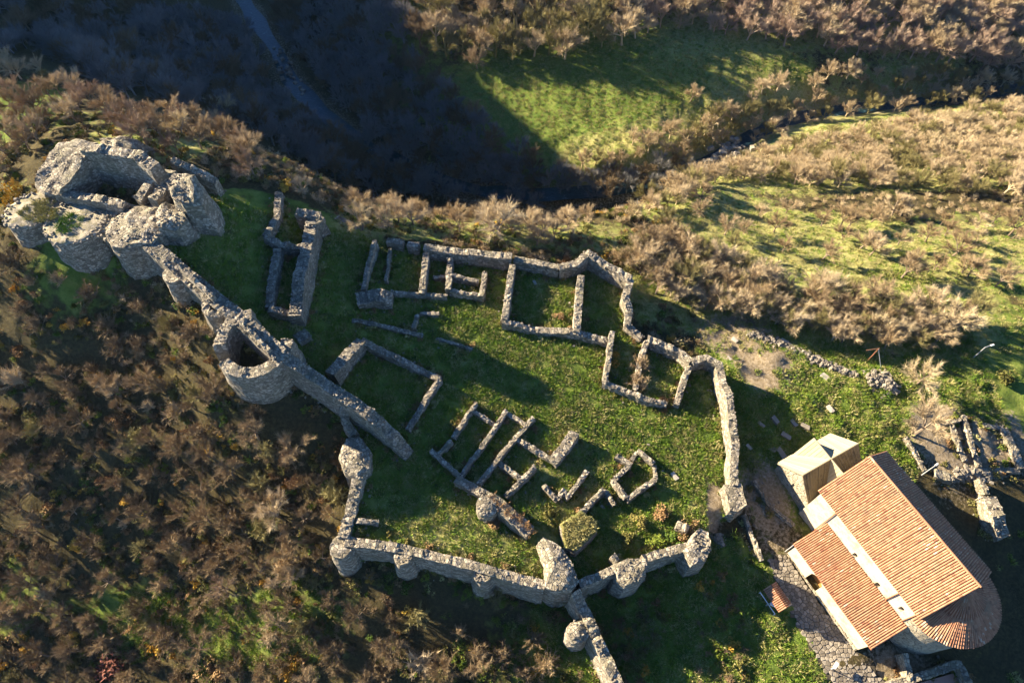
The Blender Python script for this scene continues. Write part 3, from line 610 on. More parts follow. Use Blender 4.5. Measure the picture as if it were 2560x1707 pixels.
def cutter(l0, l1, w0, w1, z0, z1, arch=False):
    if not arch:
        o = cbox(l0, l1, w0, w1, z0, z1).build("cutter", None); 
    else:
        r = (l1 - l0) / 2; prof = [(l0, z0), (l1, z0)] + [((l0 + l1) / 2 + r * math.cos(t), z1 - r + r * math.sin(t)) for t in np.linspace(0, math.pi, 9)]
        n = len(prof); m = MB(); m.add([cw(l, w0, z) for l, z in prof] + [cw(l, w1, z) for l, z in prof],
            [tuple(range(n)), tuple(range(2 * n - 1, n - 1, -1))] + [(i, n + i, n + (i + 1) % n, (i + 1) % n) for i in range(n)])
        o = m.build("cutter", None)
    bm = bmesh.new(); bm.from_mesh(o.data); bmesh.ops.recalc_face_normals(bm, faces=bm.faces); bm.to_mesh(o.data); bm.free(); return o
EZ, RZ = 5.0, 9.9
nave = prism("nave_wall", [(.35, -9), (.35, EZ - .05), (5.75, RZ - .3), (11.15, EZ - .05), (11.15, -9)], .3, 17.15, 'plaster', CH)
NW = [(8.38, 1.0), (12.45, .9), (15.9, 1.9)]
cut(nave, [cutter(l - .28, l + .28, 0, .9, z - .1, z + 1.0, True) for l, z in NW])
for l, z in NW: cbox(l - .25, l + .25, .80, .86, z - .08, z + .8).build("window", 'void', CH)
aisle = prism("aisle_wall", [(-4.4, -9), (-4.4, -.45), (.34, .72), (.34, -9)], 3.85, 17.55, 'plaster', CH)
cut(aisle, [cutter(7.55, 9.5, -5, -3.1, -6, -1.15, True)])
dr = cbox(7.6, 9.45, -3.28, -3.2, -5.2, -1.4).build("door", 'wood', CH)
for z in (-4.0, -3.1, -2.2): cbox(7.7, 9.35, -3.31, -3.283, z, z + .10).build("door_batten", 'darkwood', dr)
cbox(3.9, 17.5, -4.62, -4.403, -9, -4.2).build("plinth", 'ashlar', CH)
cbox(3.7, 17.7, -4.56, -4.402, -.70, -.48).build("cornice", 'plaster', CH); cbox(.1, 17.3, .16, .348, EZ - .45, EZ - .15).build("cornice", 'plaster', CH)
# apse
AC = (17.15, 5.75); AR = 5.45
def apse_pt(t, r, z): return cw(AC[0] + r * math.cos(t), AC[1] + r * math.sin(t), z)
TT = np.linspace(-math.pi / 2, math.pi / 2, 25); m = MB()
for i, t in enumerate(TT): m.v += [apse_pt(t, AR + .35, -9), apse_pt(t, AR, -5.5), apse_pt(t, AR, 3.7)]
m.f = [(i * 3 + k, (i + 1) * 3 + k, (i + 1) * 3 + k + 1, i * 3 + k + 1) for i in range(24) for k in (0, 1)]
m.build("apse_wall", 'ashlar', CH)
# roofs: bed plus rows of barrel tiles
def row_mesh(length, r=.105, step=.46, taper=1.0):
    vs, fs = [], []; n = int(math.ceil(length / step))
    for i in range(n):
        x0, x1 = i * step, min((i + 1) * step + .04, length); b = len(vs); lift = .035
        for x, zz in ((x0, lift), (x1, 0.0)):
            rr = r * (1 - (1 - taper) * x / length) * (1.08 if x == x0 else .95)
            for a in (0, 45, 90, 135, 180): vs.append((x, -rr * math.cos(math.radians(a)), zz + rr * math.sin(math.radians(a))))
        fs += [(b + k, b + k + 1, b + k + 6, b + k + 5) for k in range(4)] + [(b, b + 4, b + 3, b + 2, b + 1)]
    me = bpy.data.meshes.new("tile_row"); me.from_pydata(vs, [], fs); me.materials.append(MAT['tile']); me.update(); return me
def place_row(me, p, q, up, parent):
    """a tile row from eave point p towards q"""
    x = (Vector(q) - Vector(p)).normalized(); z = (Vector(up) - Vector(up).dot(x) * x).normalized(); y = z.cross(x)
    o = bpy.data.objects.new("tile_row", me); COL.objects.link(o); o.parent = parent
    R_ = Matrix((x, y, z)).transposed().to_4x4(); jl = Vector(p) - parent.matrix_parent_inverse @ Vector((0, 0, 0))
    o.matrix_basis = Matrix.Translation(Vector(p) - Vector(CH.location) + x * random.uniform(-.05, .03) + z * random.uniform(-.018, .018)) @ R_ @ Matrix.Rotation(random.uniform(-.0035, .0035), 4, 'Z')
    return o
def slope_roof(name, l0, l1, e, r, pitch, end_in=0.0):
    """e, r = (w, z) of eave and top edge"""
    m = MB(); ez = np.array((0, 0, .12)); c = [cw(l0, *e), cw(l1, *e), cw(l1, *r), cw(l0, *r)]
    m.add([np.array(q) - ez for q in c] + [np.array(q) for q in c], [(0, 1, 2, 3), (7, 6, 5, 4), (0, 4, 5, 1), (1, 5, 6, 2), (2, 6, 7, 3), (3, 7, 4, 0)])
    bed = m.build(name, 'panbed', CH); n = int(round((l1 - l0) / pitch)); ln = math.hypot(r[0] - e[0], r[1] - e[1]); me = row_mesh(ln)
    up = Vector((0, 0, 1))
    for i in range(n):
        l = l0 + (i + .5) * (l1 - l0) / n; j = random.uniform(-.02, .02)
        o = place_row(me, cw(l + j, e[0], e[1] + .02), cw(l + j * .3, r[0], r[1] + .02), up, CH); bed_child.append((o, bed))
    return bed
bed_child = []
slope_roof("roof", -.15, 17.6, (-.05, EZ), (5.72, RZ), .275); slope_roof("roof", -.15, 17.6, (11.55, EZ), (5.78, RZ), .275)
slope_roof("aisle_roof", 3.45, 17.95, (-4.75, -.45), (.30, .88), .262)
# apse cone
m = MB(); TA = np.linspace(-math.pi / 2, math.pi / 2, 25); apx = cw(AC[0] + .3, AC[1], 7.9)
m.v = [apse_pt(t, AR + .45, 3.75) for t in TA] + [apx]; m.f = [(i, i + 1, 25) for i in range(24)]
abed = m.build("apse_roof", 'panbed', CH); na = 62; me_a = row_mesh(6.6, .125, .46, .35)
me_b = row_mesh(3.4, .12, .46, .6)
for i in range(na):
    t = -math.pi / 2 + math.pi * (i + .5) / na; p = Vector(apse_pt(t, AR + .5, 3.77)); q = Vector(apx)
    o = place_row(me_a if i % 2 == 0 else me_b, p, q, Vector((0, 0, 1)), CH); bed_child.append((o, abed))
for o, bed in bed_child: o.parent = bed
m = MB()
for i in range(44): l = -.15 + i * 17.75 / 44; m.tube(cw(l, 5.75, RZ + .03), cw(l + .44, 5.75, RZ + .06), .15, .12, 7)
m.build("ridge_tiles", 'tile', CH)
# porch with crossing gables
PX0, PX1, PW0, PW1, PZ, PR = -6.1, .28, .85, 10.1, -.6, 3.0; pc, rc = 5.5, -2.9
prism("porch_wall", [(PW0, -9), (PW0, PZ), (PW1, PZ), (PW1, -9)], PX0, PX1, 'ashlar', CH)
def gable(name, pts, mat): 
    m = MB(); n = len(pts); m.add([cw(*p) for p in pts], [tuple(range(n))]); return m.build(name, mat, CH)
def lw_slab(quad, nrow, name="roof_slab", parent=None, gap=.09, th=.10, mat='slab'):
    """courses of stone slabs over a quad: a-b lower edge, d-c upper edge"""
    a, b, c, d = (np.array(cw(*p)) for p in quad); nrm = np.cross(b - a, d - a); nrm /= np.linalg.norm(nrm)
    if nrm[2] < 0: nrm = -nrm
    for i in range(nrow):
        t0, t1 = i / nrow, (i + 1) / nrow - gap / nrow
        p = [a + (b - a) * t0, a + (b - a) * t1, d + (c - d) * t1, d + (c - d) * t0]
        h = th + random.uniform(-.02, .03); m = MB(); m.add([x - nrm * .05 for x in p] + [x + nrm * h for x in p], [(3, 2, 1, 0), (4, 5, 6, 7), (0, 1, 5, 4), (1, 2, 6, 5), (2, 3, 7, 6), (3, 0, 4, 7)])
        o = m.build(name, mat, CH)
        if parent: o.parent = parent
ov = .25
PRF = gable("porch_roof", [(PX0, PW0, PZ + .02), (PX1, PW0, PZ + .02), (PX1, PW1, PZ + .02), (PX0, PW1, PZ + .02)], 'slab')
def valley_pair(sw):
    we = PW0 - ov if sw < 0 else PW1 + ov
    # arm along w: ridge at l = rc; two slopes cut by the valleys
    for le in (PX0 - ov, PX1):
        lw_slab([(le, we, PZ), (le, pc - (pc - we) * .42, PZ), (rc, pc, PR), (rc, we, PR)], 9, parent=PRF, mat='slab' if le < rc else 'slab_shade')  # slopes turned from the sun take the slab copy with shade in its colour
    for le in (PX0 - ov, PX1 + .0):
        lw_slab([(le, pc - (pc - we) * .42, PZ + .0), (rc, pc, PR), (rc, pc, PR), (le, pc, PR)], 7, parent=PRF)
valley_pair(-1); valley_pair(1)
for we in (PW0, PW1): gable("gable_wall", [(PX0, we, PZ - .1), (PX1, we, PZ - .1), (rc, we, PR - .12)], 'ashlar')
gable("gable_wall", [(PX0, pc - 2.1, PZ - .1), (PX0, pc + 2.1, PZ - .1), (PX0, pc, PR - .1)], 'ashlar')
m = MB(); m.tube(cw(rc, PW0 - ov, PR + .1), cw(rc, PW1 + ov, PR + .1), .13, .13, 6); m.build("ridge_roll", 'slab', CH)
m = MB(); m.tube(cw(PX0 - ov, pc, PR + .1), cw(.2, pc, PR + .1), .13, .13, 6); m.build("ridge_roll", 'slab', CH)
wn_ = cbox(rc - .16, rc + .16, PW0 - .03, PW0 - .004, -1.6, -.7).build("window", 'void', CH)
cbox(rc - .45, rc - .18, PW0 - .12, PW0 - .005, -1.8, -.5).build("window_surround", 'ashlar', wn_); cbox(rc + .18, rc + .45, PW0 - .12, PW0 - .005, -1.8, -.5).build("window_surround", 'ashlar', wn_)
m = MB(); m.tube(cw(rc - .45, PW0 - .05, -.45), cw(rc, PW0 - .05, -.1), .1); m.tube(cw(rc, PW0 - .05, -.1), cw(rc + .45, PW0 - .05, -.45), .1); m.build("window_surround", 'ashlar', wn_)
cbox(PX0 + .1, .3, -1.4, .84, -9, -3.9).build("porch_step", 'ashlar', CH); cbox(PX0 - .3, .9, -2.3, -1.42, -9, -4.3).build("porch_step", 'stone', CH)
for l in (3.2, 14.2, 17.0):
    m = MB(); m.tube(cw(l, .2, EZ - .3), cw(l + .05, .2, .9 if l > 3.5 else -4.5), .07); m.build("drainpipe", 'rust', CH)
m = MB(); m.tube(cw(3.6, -4.55, -.6), cw(3.6, -4.55, -4.8), .06); m.build("drainpipe", 'greymetal', CH)

# ---------------------------------------------------------------- round the church
LWL = ruin("churchyard_wall", (1930,1270), "low stone kerb wall along the church porch", "wall")
wall(LWL, [(1885,1200),(1925,1262),(1985,1312)], .7, .55, rag=.12)
# cobbled path
PAVE = gpoly([(1915,1395),(1965,1382),(2003,1440),(2062,1522),(2130,1610),(2215,1707),(2110,1760),(2060,1680),(2010,1600),(1975,1540),(1945,1475),(1920,1430)])
def cobble_mat():
    m, nt, b = M("cobble_stone", .85)
    r = nt.nodes.new("ShaderNodeObjectInfo").outputs["Random"]; r2 = nt.nodes.new("ShaderNodeNewGeometry").outputs["Random Per Island"]
    c = ramp(nt, mth(nt, 'FRACT', mth(nt, 'ADD', r, r2)), [(0, (.12,.10,.075)), (.5, (.20,.17,.13)), (1, (.34,.295,.23))]); c = mix(nt, mth(nt, 'MULTIPLY', nz(nt, 4, 4), .5), c, (.15,.125,.09))
    nt.links.new(c, b.inputs["Base Color"]); bump(nt, b, nz(nt, 9, 3), .5, .03); return m
MAT['cobble'] = cobble_mat(); MAT['joint'] = flat_mat("path_earth", (.085,.07,.045), 1.0)
mn, mx = PAVE.min(0), PAVE.max(0); rng = random.Random(3); cells = []
yy, row = mn[1], 0
while yy < mx[1]:
    xx = mn[0] + (row % 2) * .25
    while xx < mx[0]:
        cells.append((xx + rng.uniform(-.22, .22), yy + rng.uniform(-.2, .2))); xx += .52
    yy += .46; row += 1
cells = np.array(cells); inside = sdist(cells, PAVE) > .12 + .25 * np.array([rng.random() for _ in cells])
bx = np.arange(mn[0] - .5, mx[0] + 1, .8); by = np.arange(mn[1] - .5, mx[1] + 1, .8); BX, BY = np.meshgrid(bx, by); bxy = np.stack([BX.ravel(), BY.ravel()], 1); bz = heights(bxy) + .17; sd_ = sdist(bxy, PAVE)
fcs = [(j * len(bx) + i, j * len(bx) + i + 1, (j + 1) * len(bx) + i + 1, (j + 1) * len(bx) + i) for j in range(len(by) - 1) for i in range(len(bx) - 1) if min(sd_[j * len(bx) + i], sd_[(j + 1) * len(bx) + i + 1], sd_[j * len(bx) + i + 1], sd_[(j + 1) * len(bx) + i]) > -.3]
path = tag(mesh_obj("pavement", np.column_stack([bxy, bz]), fcs, 'joint'), "cobbled path along the church's side aisle", kind="structure")
def cell_poly(i):
    c = cells[i]; P = [np.array(q) for q in ((-.6, -.6), (.6, -.6), (.6, .6), (-.6, .6))]
    d = cells - c; r2 = (d ** 2).sum(1)
    for j in np.argsort(r2)[1:15]:
        n = d[j]; h = r2[j] / 2; Q = []
        for a, b in zip(P, P[1:] + P[:1]):
            fa, fb = a @ n - h, b @ n - h
            if fa <= 0: Q.append(a)
            if fa * fb < 0: Q.append(a + (b - a) * fa / (fa - fb))
        P = Q
    return P
rest = MB(); ids = [i for i in range(len(cells)) if inside[i]]; dcam = {i: np.hypot(cells[i][0] - 41, cells[i][1] - 18) for i in ids}; ids.sort(key=lambda i: dcam[i])
czs = heights(cells) + .12
for q, i in enumerate(ids):
    P = cell_poly(i); n = len(P); hh = rng.uniform(.03, .075); kk = rng.uniform(.86, .95)
    if n < 3: continue
    vs = [(p[0] * kk, p[1] * kk, 0) for p in P] + [(p[0] * kk, p[1] * kk, hh + .02) for p in P] + [(p[0] * kk * .8, p[1] * kk * .8, hh + .055) for p in P]
    fs = [(k * n + a, k * n + (a + 1) % n, (k + 1) * n + (a + 1) % n, (k + 1) * n + a) for k in (0, 1) for a in range(n)] + [tuple(2 * n + a for a in range(n))]
    if q < 295:
        o = mesh_obj("cobble", vs, fs, 'cobble', path); o.location = (*cells[i], czs[i]); o.rotation_euler = (rng.uniform(-.05, .05), rng.uniform(-.05, .05), 0)
    else: rest.add([np.array(v) + [*cells[i], czs[i]] for v in vs], fs)
if rest.v: tag(rest.build("cobble_rest", 'cobble', path, local=False), kind="stuff")
# shelter with a little tiled roof
sl = g(1930, 1500); KS = thing("notice_shelter", "small tiled-roof shelter on posts beside the cobbled path", "shelter", tuple(sl))
def kp(a, b, z):  # along, across, up
    d = CL; e = CW; p = sl[:2] + d * a + e * b; return (p[0], p[1], sl[2] + z)
for a in (-1.3, 1.3):
    for b in (-.5, .5): m = MB(); m.tube(kp(a, b, -.3), kp(a, b, 2.2), .06); m.build("post", 'darkwood', KS)
for s in (-1, 1):
    m = MB(); m.add([kp(-1.6, s * 1.0, 2.1), kp(1.6, s * 1.0, 2.1), kp(1.6, 0, 2.75), kp(-1.6, 0, 2.75), kp(-1.6, s * 1.0, 2.03), kp(1.6, s * 1.0, 2.03), kp(1.6, 0, 2.68), kp(-1.6, 0, 2.68)], [(0, 1, 2, 3), (7, 6, 5, 4), (0, 4, 5, 1), (0, 3, 7, 4), (1, 5, 6, 2)])
    rf = m.build("roof", 'panbed', KS); me = row_mesh(1.19, .09, .4)
    for i in range(13):
        a = -1.5 + i * .25; o = bpy.data.objects.new("tile_row", me); COL.objects.link(o); o.parent = rf
        p, q = Vector(kp(a, s * 1.02, 2.11)), Vector(kp(a, 0, 2.77)); x = (q - p).normalized(); z = Vector((0, 0, 1)); z = (z - z.dot(x) * x).normalized(); y = z.cross(x)
        o.matrix_basis = Matrix.Translation(p - Vector(KS.location)) @ Matrix((x, y, z)).transposed().to_4x4()
m = MB(); m.tube(kp(-1.5, -1.1, .9), kp(1.5, -1.1, .9), .06); m.tube(kp(-1.5, -1.1, 0), kp(-1.5, -1.1, .9), .05); m.tube(kp(1.5, -1.1, 0), kp(1.5, -1.1, .9), .05); m.build("rail", 'whitepaint', KS)
m = MB(); m.box(kp(0, 0, 1.3), (*(CL * 1.2), 0), (*(CW * .04), 0), (0, 0, .6)); m.build("notice_panel", 'darkwood', KS)
def lamp(px, label, hgt, arm, name="lamp_post", head=.28):
    p = g(*px); T = thing(name, label, "lamp", tuple(p)); m = MB(); m.tube((p[0], p[1], p[2] - .3), (p[0], p[1], p[2] + hgt), .09, .06); m.build("pole", 'greymetal', T)
    q = (p[0] + arm[0], p[1] + arm[1], p[2] + hgt + .15); m = MB(); m.tube((p[0], p[1], p[2] + hgt), q, .05); m.build("arm", 'greymetal', T)
    m = MB(); d = Vector((arm[0], arm[1], 0)).normalized(); e = Vector((-d.y, d.x, 0)); m.box(Vector(q) + d * head, d * head * 1.4, e * head * .6, (0, 0, head * .35)); m.build("lamp_head", 'whitepaint', T); return T
lamp((2430,897), "white street lamp on the green slope at the far right", 3.6, (.9, .25), head=.2); lamp((2303,1188), "street lamp by the church's ridge end with its foot in rubble", 3.4, (.3, .2), head=.18); lamp((1914,1513), "small floodlight on a short pole beside the tiled shelter", 1.5, (.2, -.1), "flood_lamp", .3); lamp((2076,1672), "small white floodlight on the lawn by the cobbled path's end", 1.0, (.1, .1), "flood_lamp", .3)
p = g(2170, 900); T = thing("pole_frame", "rusty leaning pole frame beside the long rubble heap", "pole", tuple(p))
m = MB(); m.tube(p + [0, 0, -.2], p + [.1, 0, 3.4], .07); m.build("pole", 'rust', T); m = MB(); m.tube(p + [-1.6, 0, 3.0], p + [.3, .1, 3.4], .05); m.build("crossbar", 'rust', T); m = MB(); m.tube(p + [1.6, -1.6, 0], p + [.1, 0, 3.4], .05); m.build("brace", 'greymetal', T)
# graves and blocks
for i, (px, py, l, lab) in enumerate([(1925,1120,1.7,"long grey grave slab nearest the porch's outer corner"),(1952,1132,1.7,"tilted grey grave slab just left of the porch gable"),(2012,1066,1.3,"pale upright grave stone beyond the porch roof"),(1984,1058,1.2,"small grave stone in the shade behind the porch"),(1938,1050,1.3,"grave slab in deep shade by the long churchyard wall"),(1902,1062,1.1,"short grave slab close under the long churchyard wall"),(1965,1090,1.4,"flat grave slab in the shade up the path from the porch"),(1872,1118,1.0,"pale stone lying at the foot of the long churchyard wall"),(2075,1022,1.2,"pale slab lying in sunlit grass up from the porch"),(2065,945,1.8,"pair of squared pale blocks lying by the long rubble heap"),(1965,862,2.4,"long pale slab lying at the rubble heap's left end"),(1837,850,1.0,"white boulder on the bare earth behind the ruins"),(1823,897,.9,"pale stone in shade on the bare earth"),(1686,1190,1.2,"squared pale block on the grassy path in the ward"),(1337,708,.9,"pale boulder in the square hall's grass")]):
    p = g(px, py); m = MB(); rg = random.Random(i); a = rg.uniform(-1.2, -.5); dx, dy = Vector((math.cos(a), math.sin(a), 0)), Vector((-math.sin(a), math.cos(a), 0))
    lo, up_ = [], []
    for k in range(8):
        t = 2 * math.pi * k / 8; r = rg.uniform(.9, 1.1) / max(abs(math.cos(t)), abs(math.sin(t))) * .5; q = Vector(p) + dx * r * l * math.cos(t) + dy * r * l * .5 * math.sin(t)
        lo.append(q - Vector((0, 0, .3))); up_.append(q * 1 + Vector((0, 0, .22 + rg.uniform(-.03, .05))))
    m.add(lo + up_, [(k, (k + 1) % 8, 8 + (k + 1) % 8, 8 + k) for k in range(8)] + [tuple(range(8, 16))])
    tag(m.build("grave_slab" if "grave" in lab else "stone_block", 'rubble' if "grave" in lab else 'palerock'), lab, "grave" if "grave" in lab else "stone")
def rubble_strip(name, pts, width, n, label, smin, smax, hmax=.4, mat='rubble'):
    P = [g(*p) for p in pts]; m = MB(); rg = random.Random(len(pts) * 31 + n)
    seg = [np.hypot(*(b - a)[:2]) for a, b in zip(P, P[1:])]
    for _ in range(n):
        k = rg.choices(range(len(seg)), seg)[0]; a, b = P[k], P[k + 1]; t = rg.random(); d = (b - a)[:2] / seg[k]; o = rg.gauss(0, .4) * width
        x, y = (a + (b - a) * t)[:2] + np.array([-d[1], d[0]]) * o; m.stone((x, y, hz(x, y) + rg.uniform(0, hmax) * max(0, 1 - abs(o) / width)), rg.uniform(smin, smax), rg)
    r = thing(name, label, "rubble", tuple(P[0])); tag(r, kind="thing"); tag(m.build("stones", mat, r), kind="stuff"); return r
rubble_strip("rubble_heap", [(1868,836),(1935,852),(2010,885),(2075,915),(2140,940)], 1.0, 420, "long heap of loose stones edging the scrub above the churchyard", .14, .32, .5)
rubble_strip("stone_pile", [(2165,950),(2195,945),(2225,955),(2215,975)], 2.2, 460, "pale pile of dumped building stones below the scrub", .14, .32, .9, 'rubble')
rubble_strip("rubble_heap", [(2385,1185),(2440,1180),(2480,1190)], 1.2, 220, "rubble along the lower edge of the excavated rooms", .15, .35, .5)
rubble_strip("rubble_heap", [(1790,1335),(1810,1370)], 1.0, 60, "stones fallen at the end of the grassy path by the turret", .15, .3, .4)
rubble_strip("boulders", [(1745,425),(1790,395),(1815,380),(1850,355)], 5.0, 80, "boulders breaking the river where it leaves the shade", .3, .9, .2, 'rubble')
rubble_strip("boulders", [(690,120),(720,185),(765,235)], 3.5, 40, "boulders in the shaded bend of the river", .3, .8, .2, 'rubble')
EX = rooms("excavated_rooms", (2440,1110), "excavated rooms of low rubble walls at the right edge", [([(2411,1038),(2424,1082),(2449,1168)], .8, .75), ([(2459,1063),(2509,1068)], .6, .8), ([(2511,1070),(2535,1120),(2556,1170)], .8, 1.2), ([(2452,1175),(2500,1172),(2550,1176)], .5, .9), ([(2379,1064),(2396,1105),(2413,1149)], .6, .8), ([(2264,1091),(2290,1130),(2314,1175)], .7, .6), ([(2345,1060),(2400,1050)], .6, .6), ([(2340,1180),(2382,1195)], .8, 1.4)])
EY = rooms("ruined_wall_stump", (2490,1300), "tall sunlit stump of ruined wall beyond the church's far side", [([(2473,1240),(2495,1290),(2508,1345)], [1.6,2.6,1.2], 2.2), ([(2452,1195),(2466,1235)], 1.4, .9)], cat="wall"); EY['kind'] = "thing"
EZ_ = rooms("brick_ruin", (2350,1690), "roofless ruin with reddish floor below the church apse", [([(2230,1712),(2300,1690),(2400,1658),(2425,1712)], 1.7, 1.0)], cat="ruin")
fl = [g(2250, 1720), g(2390, 1680), g(2410, 1740), g(2260, 1760)]; m = MB(); m.add([q + [0, 0, .25] for q in fl], [(0, 1, 2, 3)]); m.build("floor", 'brickfloor', EZ_)
EB = rooms("garden_wall", (2268,1670), "short plastered wall running from the church apse to the brick ruin", [([(2262,1632),(2272,1668),(2278,1705)], 1.8, .8)], cat="wall", mat='ashlar', stones=False); EB['kind'] = "thing"
# ---------------------------------------------------------------- plants
def plant_mat(name, stops, fine=.35, trans=0.0):
    m, nt, b = M(name, .9); b.inputs["Specular IOR Level"].default_value = .08
    oi = nt.nodes.new("ShaderNodeObjectInfo").outputs["Random"]; isl = nt.nodes.new("ShaderNodeNewGeometry").outputs["Random Per Island"]
    f = mth(nt, 'ADD', mth(nt, 'MULTIPLY', oi, 1 - fine), mth(nt, 'MULTIPLY', isl, fine))
    nt.links.new(ramp(nt, f, stops), b.inputs["Base Color"]); return m
MAT['twig_tan'] = plant_mat("twig_tan", [(0, (.31,.235,.14)), (.5, (.43,.335,.205)), (.8, (.50,.40,.26)), (1, (.44,.37,.18))])
MAT['twig_brown'] = plant_mat("twig_brown", [(0, (.20,.14,.075)), (.5, (.30,.22,.125)), (1, (.38,.29,.17))])
MAT['twig_purple'] = plant_mat("twig_purple", [(0, (.20,.14,.09)), (.5, (.29,.21,.14)), (1, (.37,.28,.18))])
MAT['twig_rosy'] = plant_mat("twig_rosy", [(0, (.27,.19,.14)), (.5, (.38,.28,.20)), (1, (.47,.36,.25))])
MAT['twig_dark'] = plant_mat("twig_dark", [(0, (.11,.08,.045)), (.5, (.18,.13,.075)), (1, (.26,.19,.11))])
MAT['twig_shade'] = plant_mat("twig_shade", [(0, (.14,.135,.13)), (.5, (.20,.19,.18)), (1, (.27,.25,.23))])  # greyed and darkened twigs: the ravine's cool shade put into their colour
MAT['twig_olive'] = plant_mat("twig_olive", [(0, (.17,.145,.06)), (1, (.27,.235,.10))])
MAT['bark'] = plant_mat("bark", [(0, (.12,.085,.055)), (1, (.24,.19,.14))])
MAT['leaf_gold'] = plant_mat("leaf_gold", [(0, (.30,.15,.03)), (.5, (.40,.24,.04)), (1, (.45,.34,.06))])
MAT['leaf_rust'] = plant_mat("leaf_rust", [(0, (.15,.085,.04)), (.5, (.23,.14,.065)), (1, (.28,.19,.095))])
MAT['leaf_red'] = plant_mat("leaf_red", [(0, (.15,.06,.045)), (1, (.25,.115,.08))])
MAT['leaf_green'] = plant_mat("leaf_green", [(0, (.04,.075,.015)), (.5, (.09,.13,.02)), (1, (.17,.19,.03))])
MAT['leaf_olive'] = plant_mat("leaf_olive", [(0, (.07,.07,.02)), (.5, (.13,.12,.035)), (1, (.20,.165,.05))])
MAT['blade_green'] = plant_mat("blade_green", [(0, (.07,.145,.018)), (.45, (.135,.215,.026)), (.8, (.22,.27,.04)), (1, (.33,.29,.08))], .5)
MAT['blade_dry'] = plant_mat("blade_dry", [(0, (.20,.195,.06)), (.5, (.34,.305,.115)), (1, (.45,.40,.19))], .5)

def tri_twig(vs, fs, p, d, ln, wd, rng):
    s = d.cross(Vector((rng.uniform(-1, 1), rng.uniform(-1, 1), rng.uniform(-1, 1))))
    if s.length < 1e-3: return
    s = s.normalized() * wd * .5; b = len(vs); vs += [p - s, p + s, p + d * ln]; fs.append((b, b + 1, b + 2))
def rv(rng): return Vector((rng.gauss(0, 1), rng.gauss(0, 1), rng.gauss(0, 1)))
def bare_tree(seed, h=6.0, spread=2.6, ntw=1500, trunkf=.3, wd=.034):
    """trunk mesh (stem and limbs) and crown mesh (branches and twigs)"""
    rng = random.Random(seed); T = MB(); vs, fs = [], []
    top = Vector((rng.uniform(-.3, .3), rng.uniform(-.3, .3), h * trunkf)); T.tube((0, 0, -.5), top, h * .028 + .03, h * .02 + .02, 5)
    tips = []; nl = rng.randint(5, 8)
    for i in range(nl):
        az = 2 * math.pi * (i + rng.uniform(-.3, .3)) / nl; el = rng.uniform(.55, 1.25) if i else 1.45
        ln = h * rng.uniform(.34, .48); d = Vector((math.cos(az) * math.cos(el) * spread / h * 2, math.sin(az) * math.cos(el) * spread / h * 2, math.sin(el))).normalized()
        e1 = top + d * ln; T.tube(top, e1, h * .014 + .015, h * .007 + .01, 4)
        for j in range(rng.randint(7, 10)):
            s = rng.uniform(.35, 1.0); p = top + d * ln * s; d2 = (d + rv(rng) * .42 + Vector((0, 0, .12))).normalized(); l2 = h * rng.uniform(.16, .27); e2 = p + d2 * l2
            b = len(vs); x = d2.orthogonal().normalized() * (.008 + h * .003); y = d2.cross(x)
            vs += [p + x, p - x * .5 + y * .87, p - x * .5 - y * .87, e2]; fs += [(b, b + 1, b + 3), (b + 1, b + 2, b + 3), (b + 2, b, b + 3)]
            tips.append((p, e2, d2))
    for _ in range(ntw):
        p, e, d = rng.choice(tips); s = rng.uniform(.25, 1.05); q = p + (e - p) * s
        dd = (d + rv(rng) * .5 + Vector((0, 0, .25))).normalized(); tri_twig(vs, fs, q, dd, h * rng.uniform(.09, .2), wd * rng.uniform(.6, 1.3), rng)
    mt = bpy.data.meshes.new("trunk"); mt.from_pydata([tuple(v) for v in T.v], [], T.f); mt.materials.append(MAT['bark'])
    mc = bpy.data.meshes.new("crown"); mc.from_pydata([tuple(v) for v in vs], [], fs); mc.materials.append(MAT['twig_tan']); mt.update(); mc.update()
    return mt, mc
def shrub_mesh(seed, h=1.8, r=1.3, n=700, wd=.06):
    rng = random.Random(seed); vs, fs = [], []
    st = []
    for i in range(34):
        az = rng.uniform(0, 6.28); el = rng.uniform(.35, 1.5); d = Vector((math.cos(az) * math.cos(el), math.sin(az) * math.cos(el), math.sin(el)))
        ln = rng.uniform(.6, 1.0); e = Vector((d.x * r, d.y * r, d.z * h)) * ln; st.append(e); p = Vector((rng.uniform(-.15, .15), rng.uniform(-.15, .15), -.1)); b = len(vs); x = d.orthogonal().normalized() * .018; y = d.cross(x)
        vs += [p + x, p - x * .5 + y * .87, p - x * .5 - y * .87, e]; fs += [(b, b + 1, b + 3), (b + 1, b + 2, b + 3), (b + 2, b, b + 3)]
    for _ in range(n):
        e = rng.choice(st); s = rng.uniform(.35, 1.0); dd = (e.normalized() + rv(rng) * .6).normalized(); tri_twig(vs, fs, e * s, dd, rng.uniform(.25, .5) * h * .5, wd * rng.uniform(.6, 1.3), rng)
    me = bpy.data.meshes.new("shrub"); me.from_pydata([tuple(v) for v in vs], [], fs); me.materials.append(MAT['twig_brown']); me.update(); return me
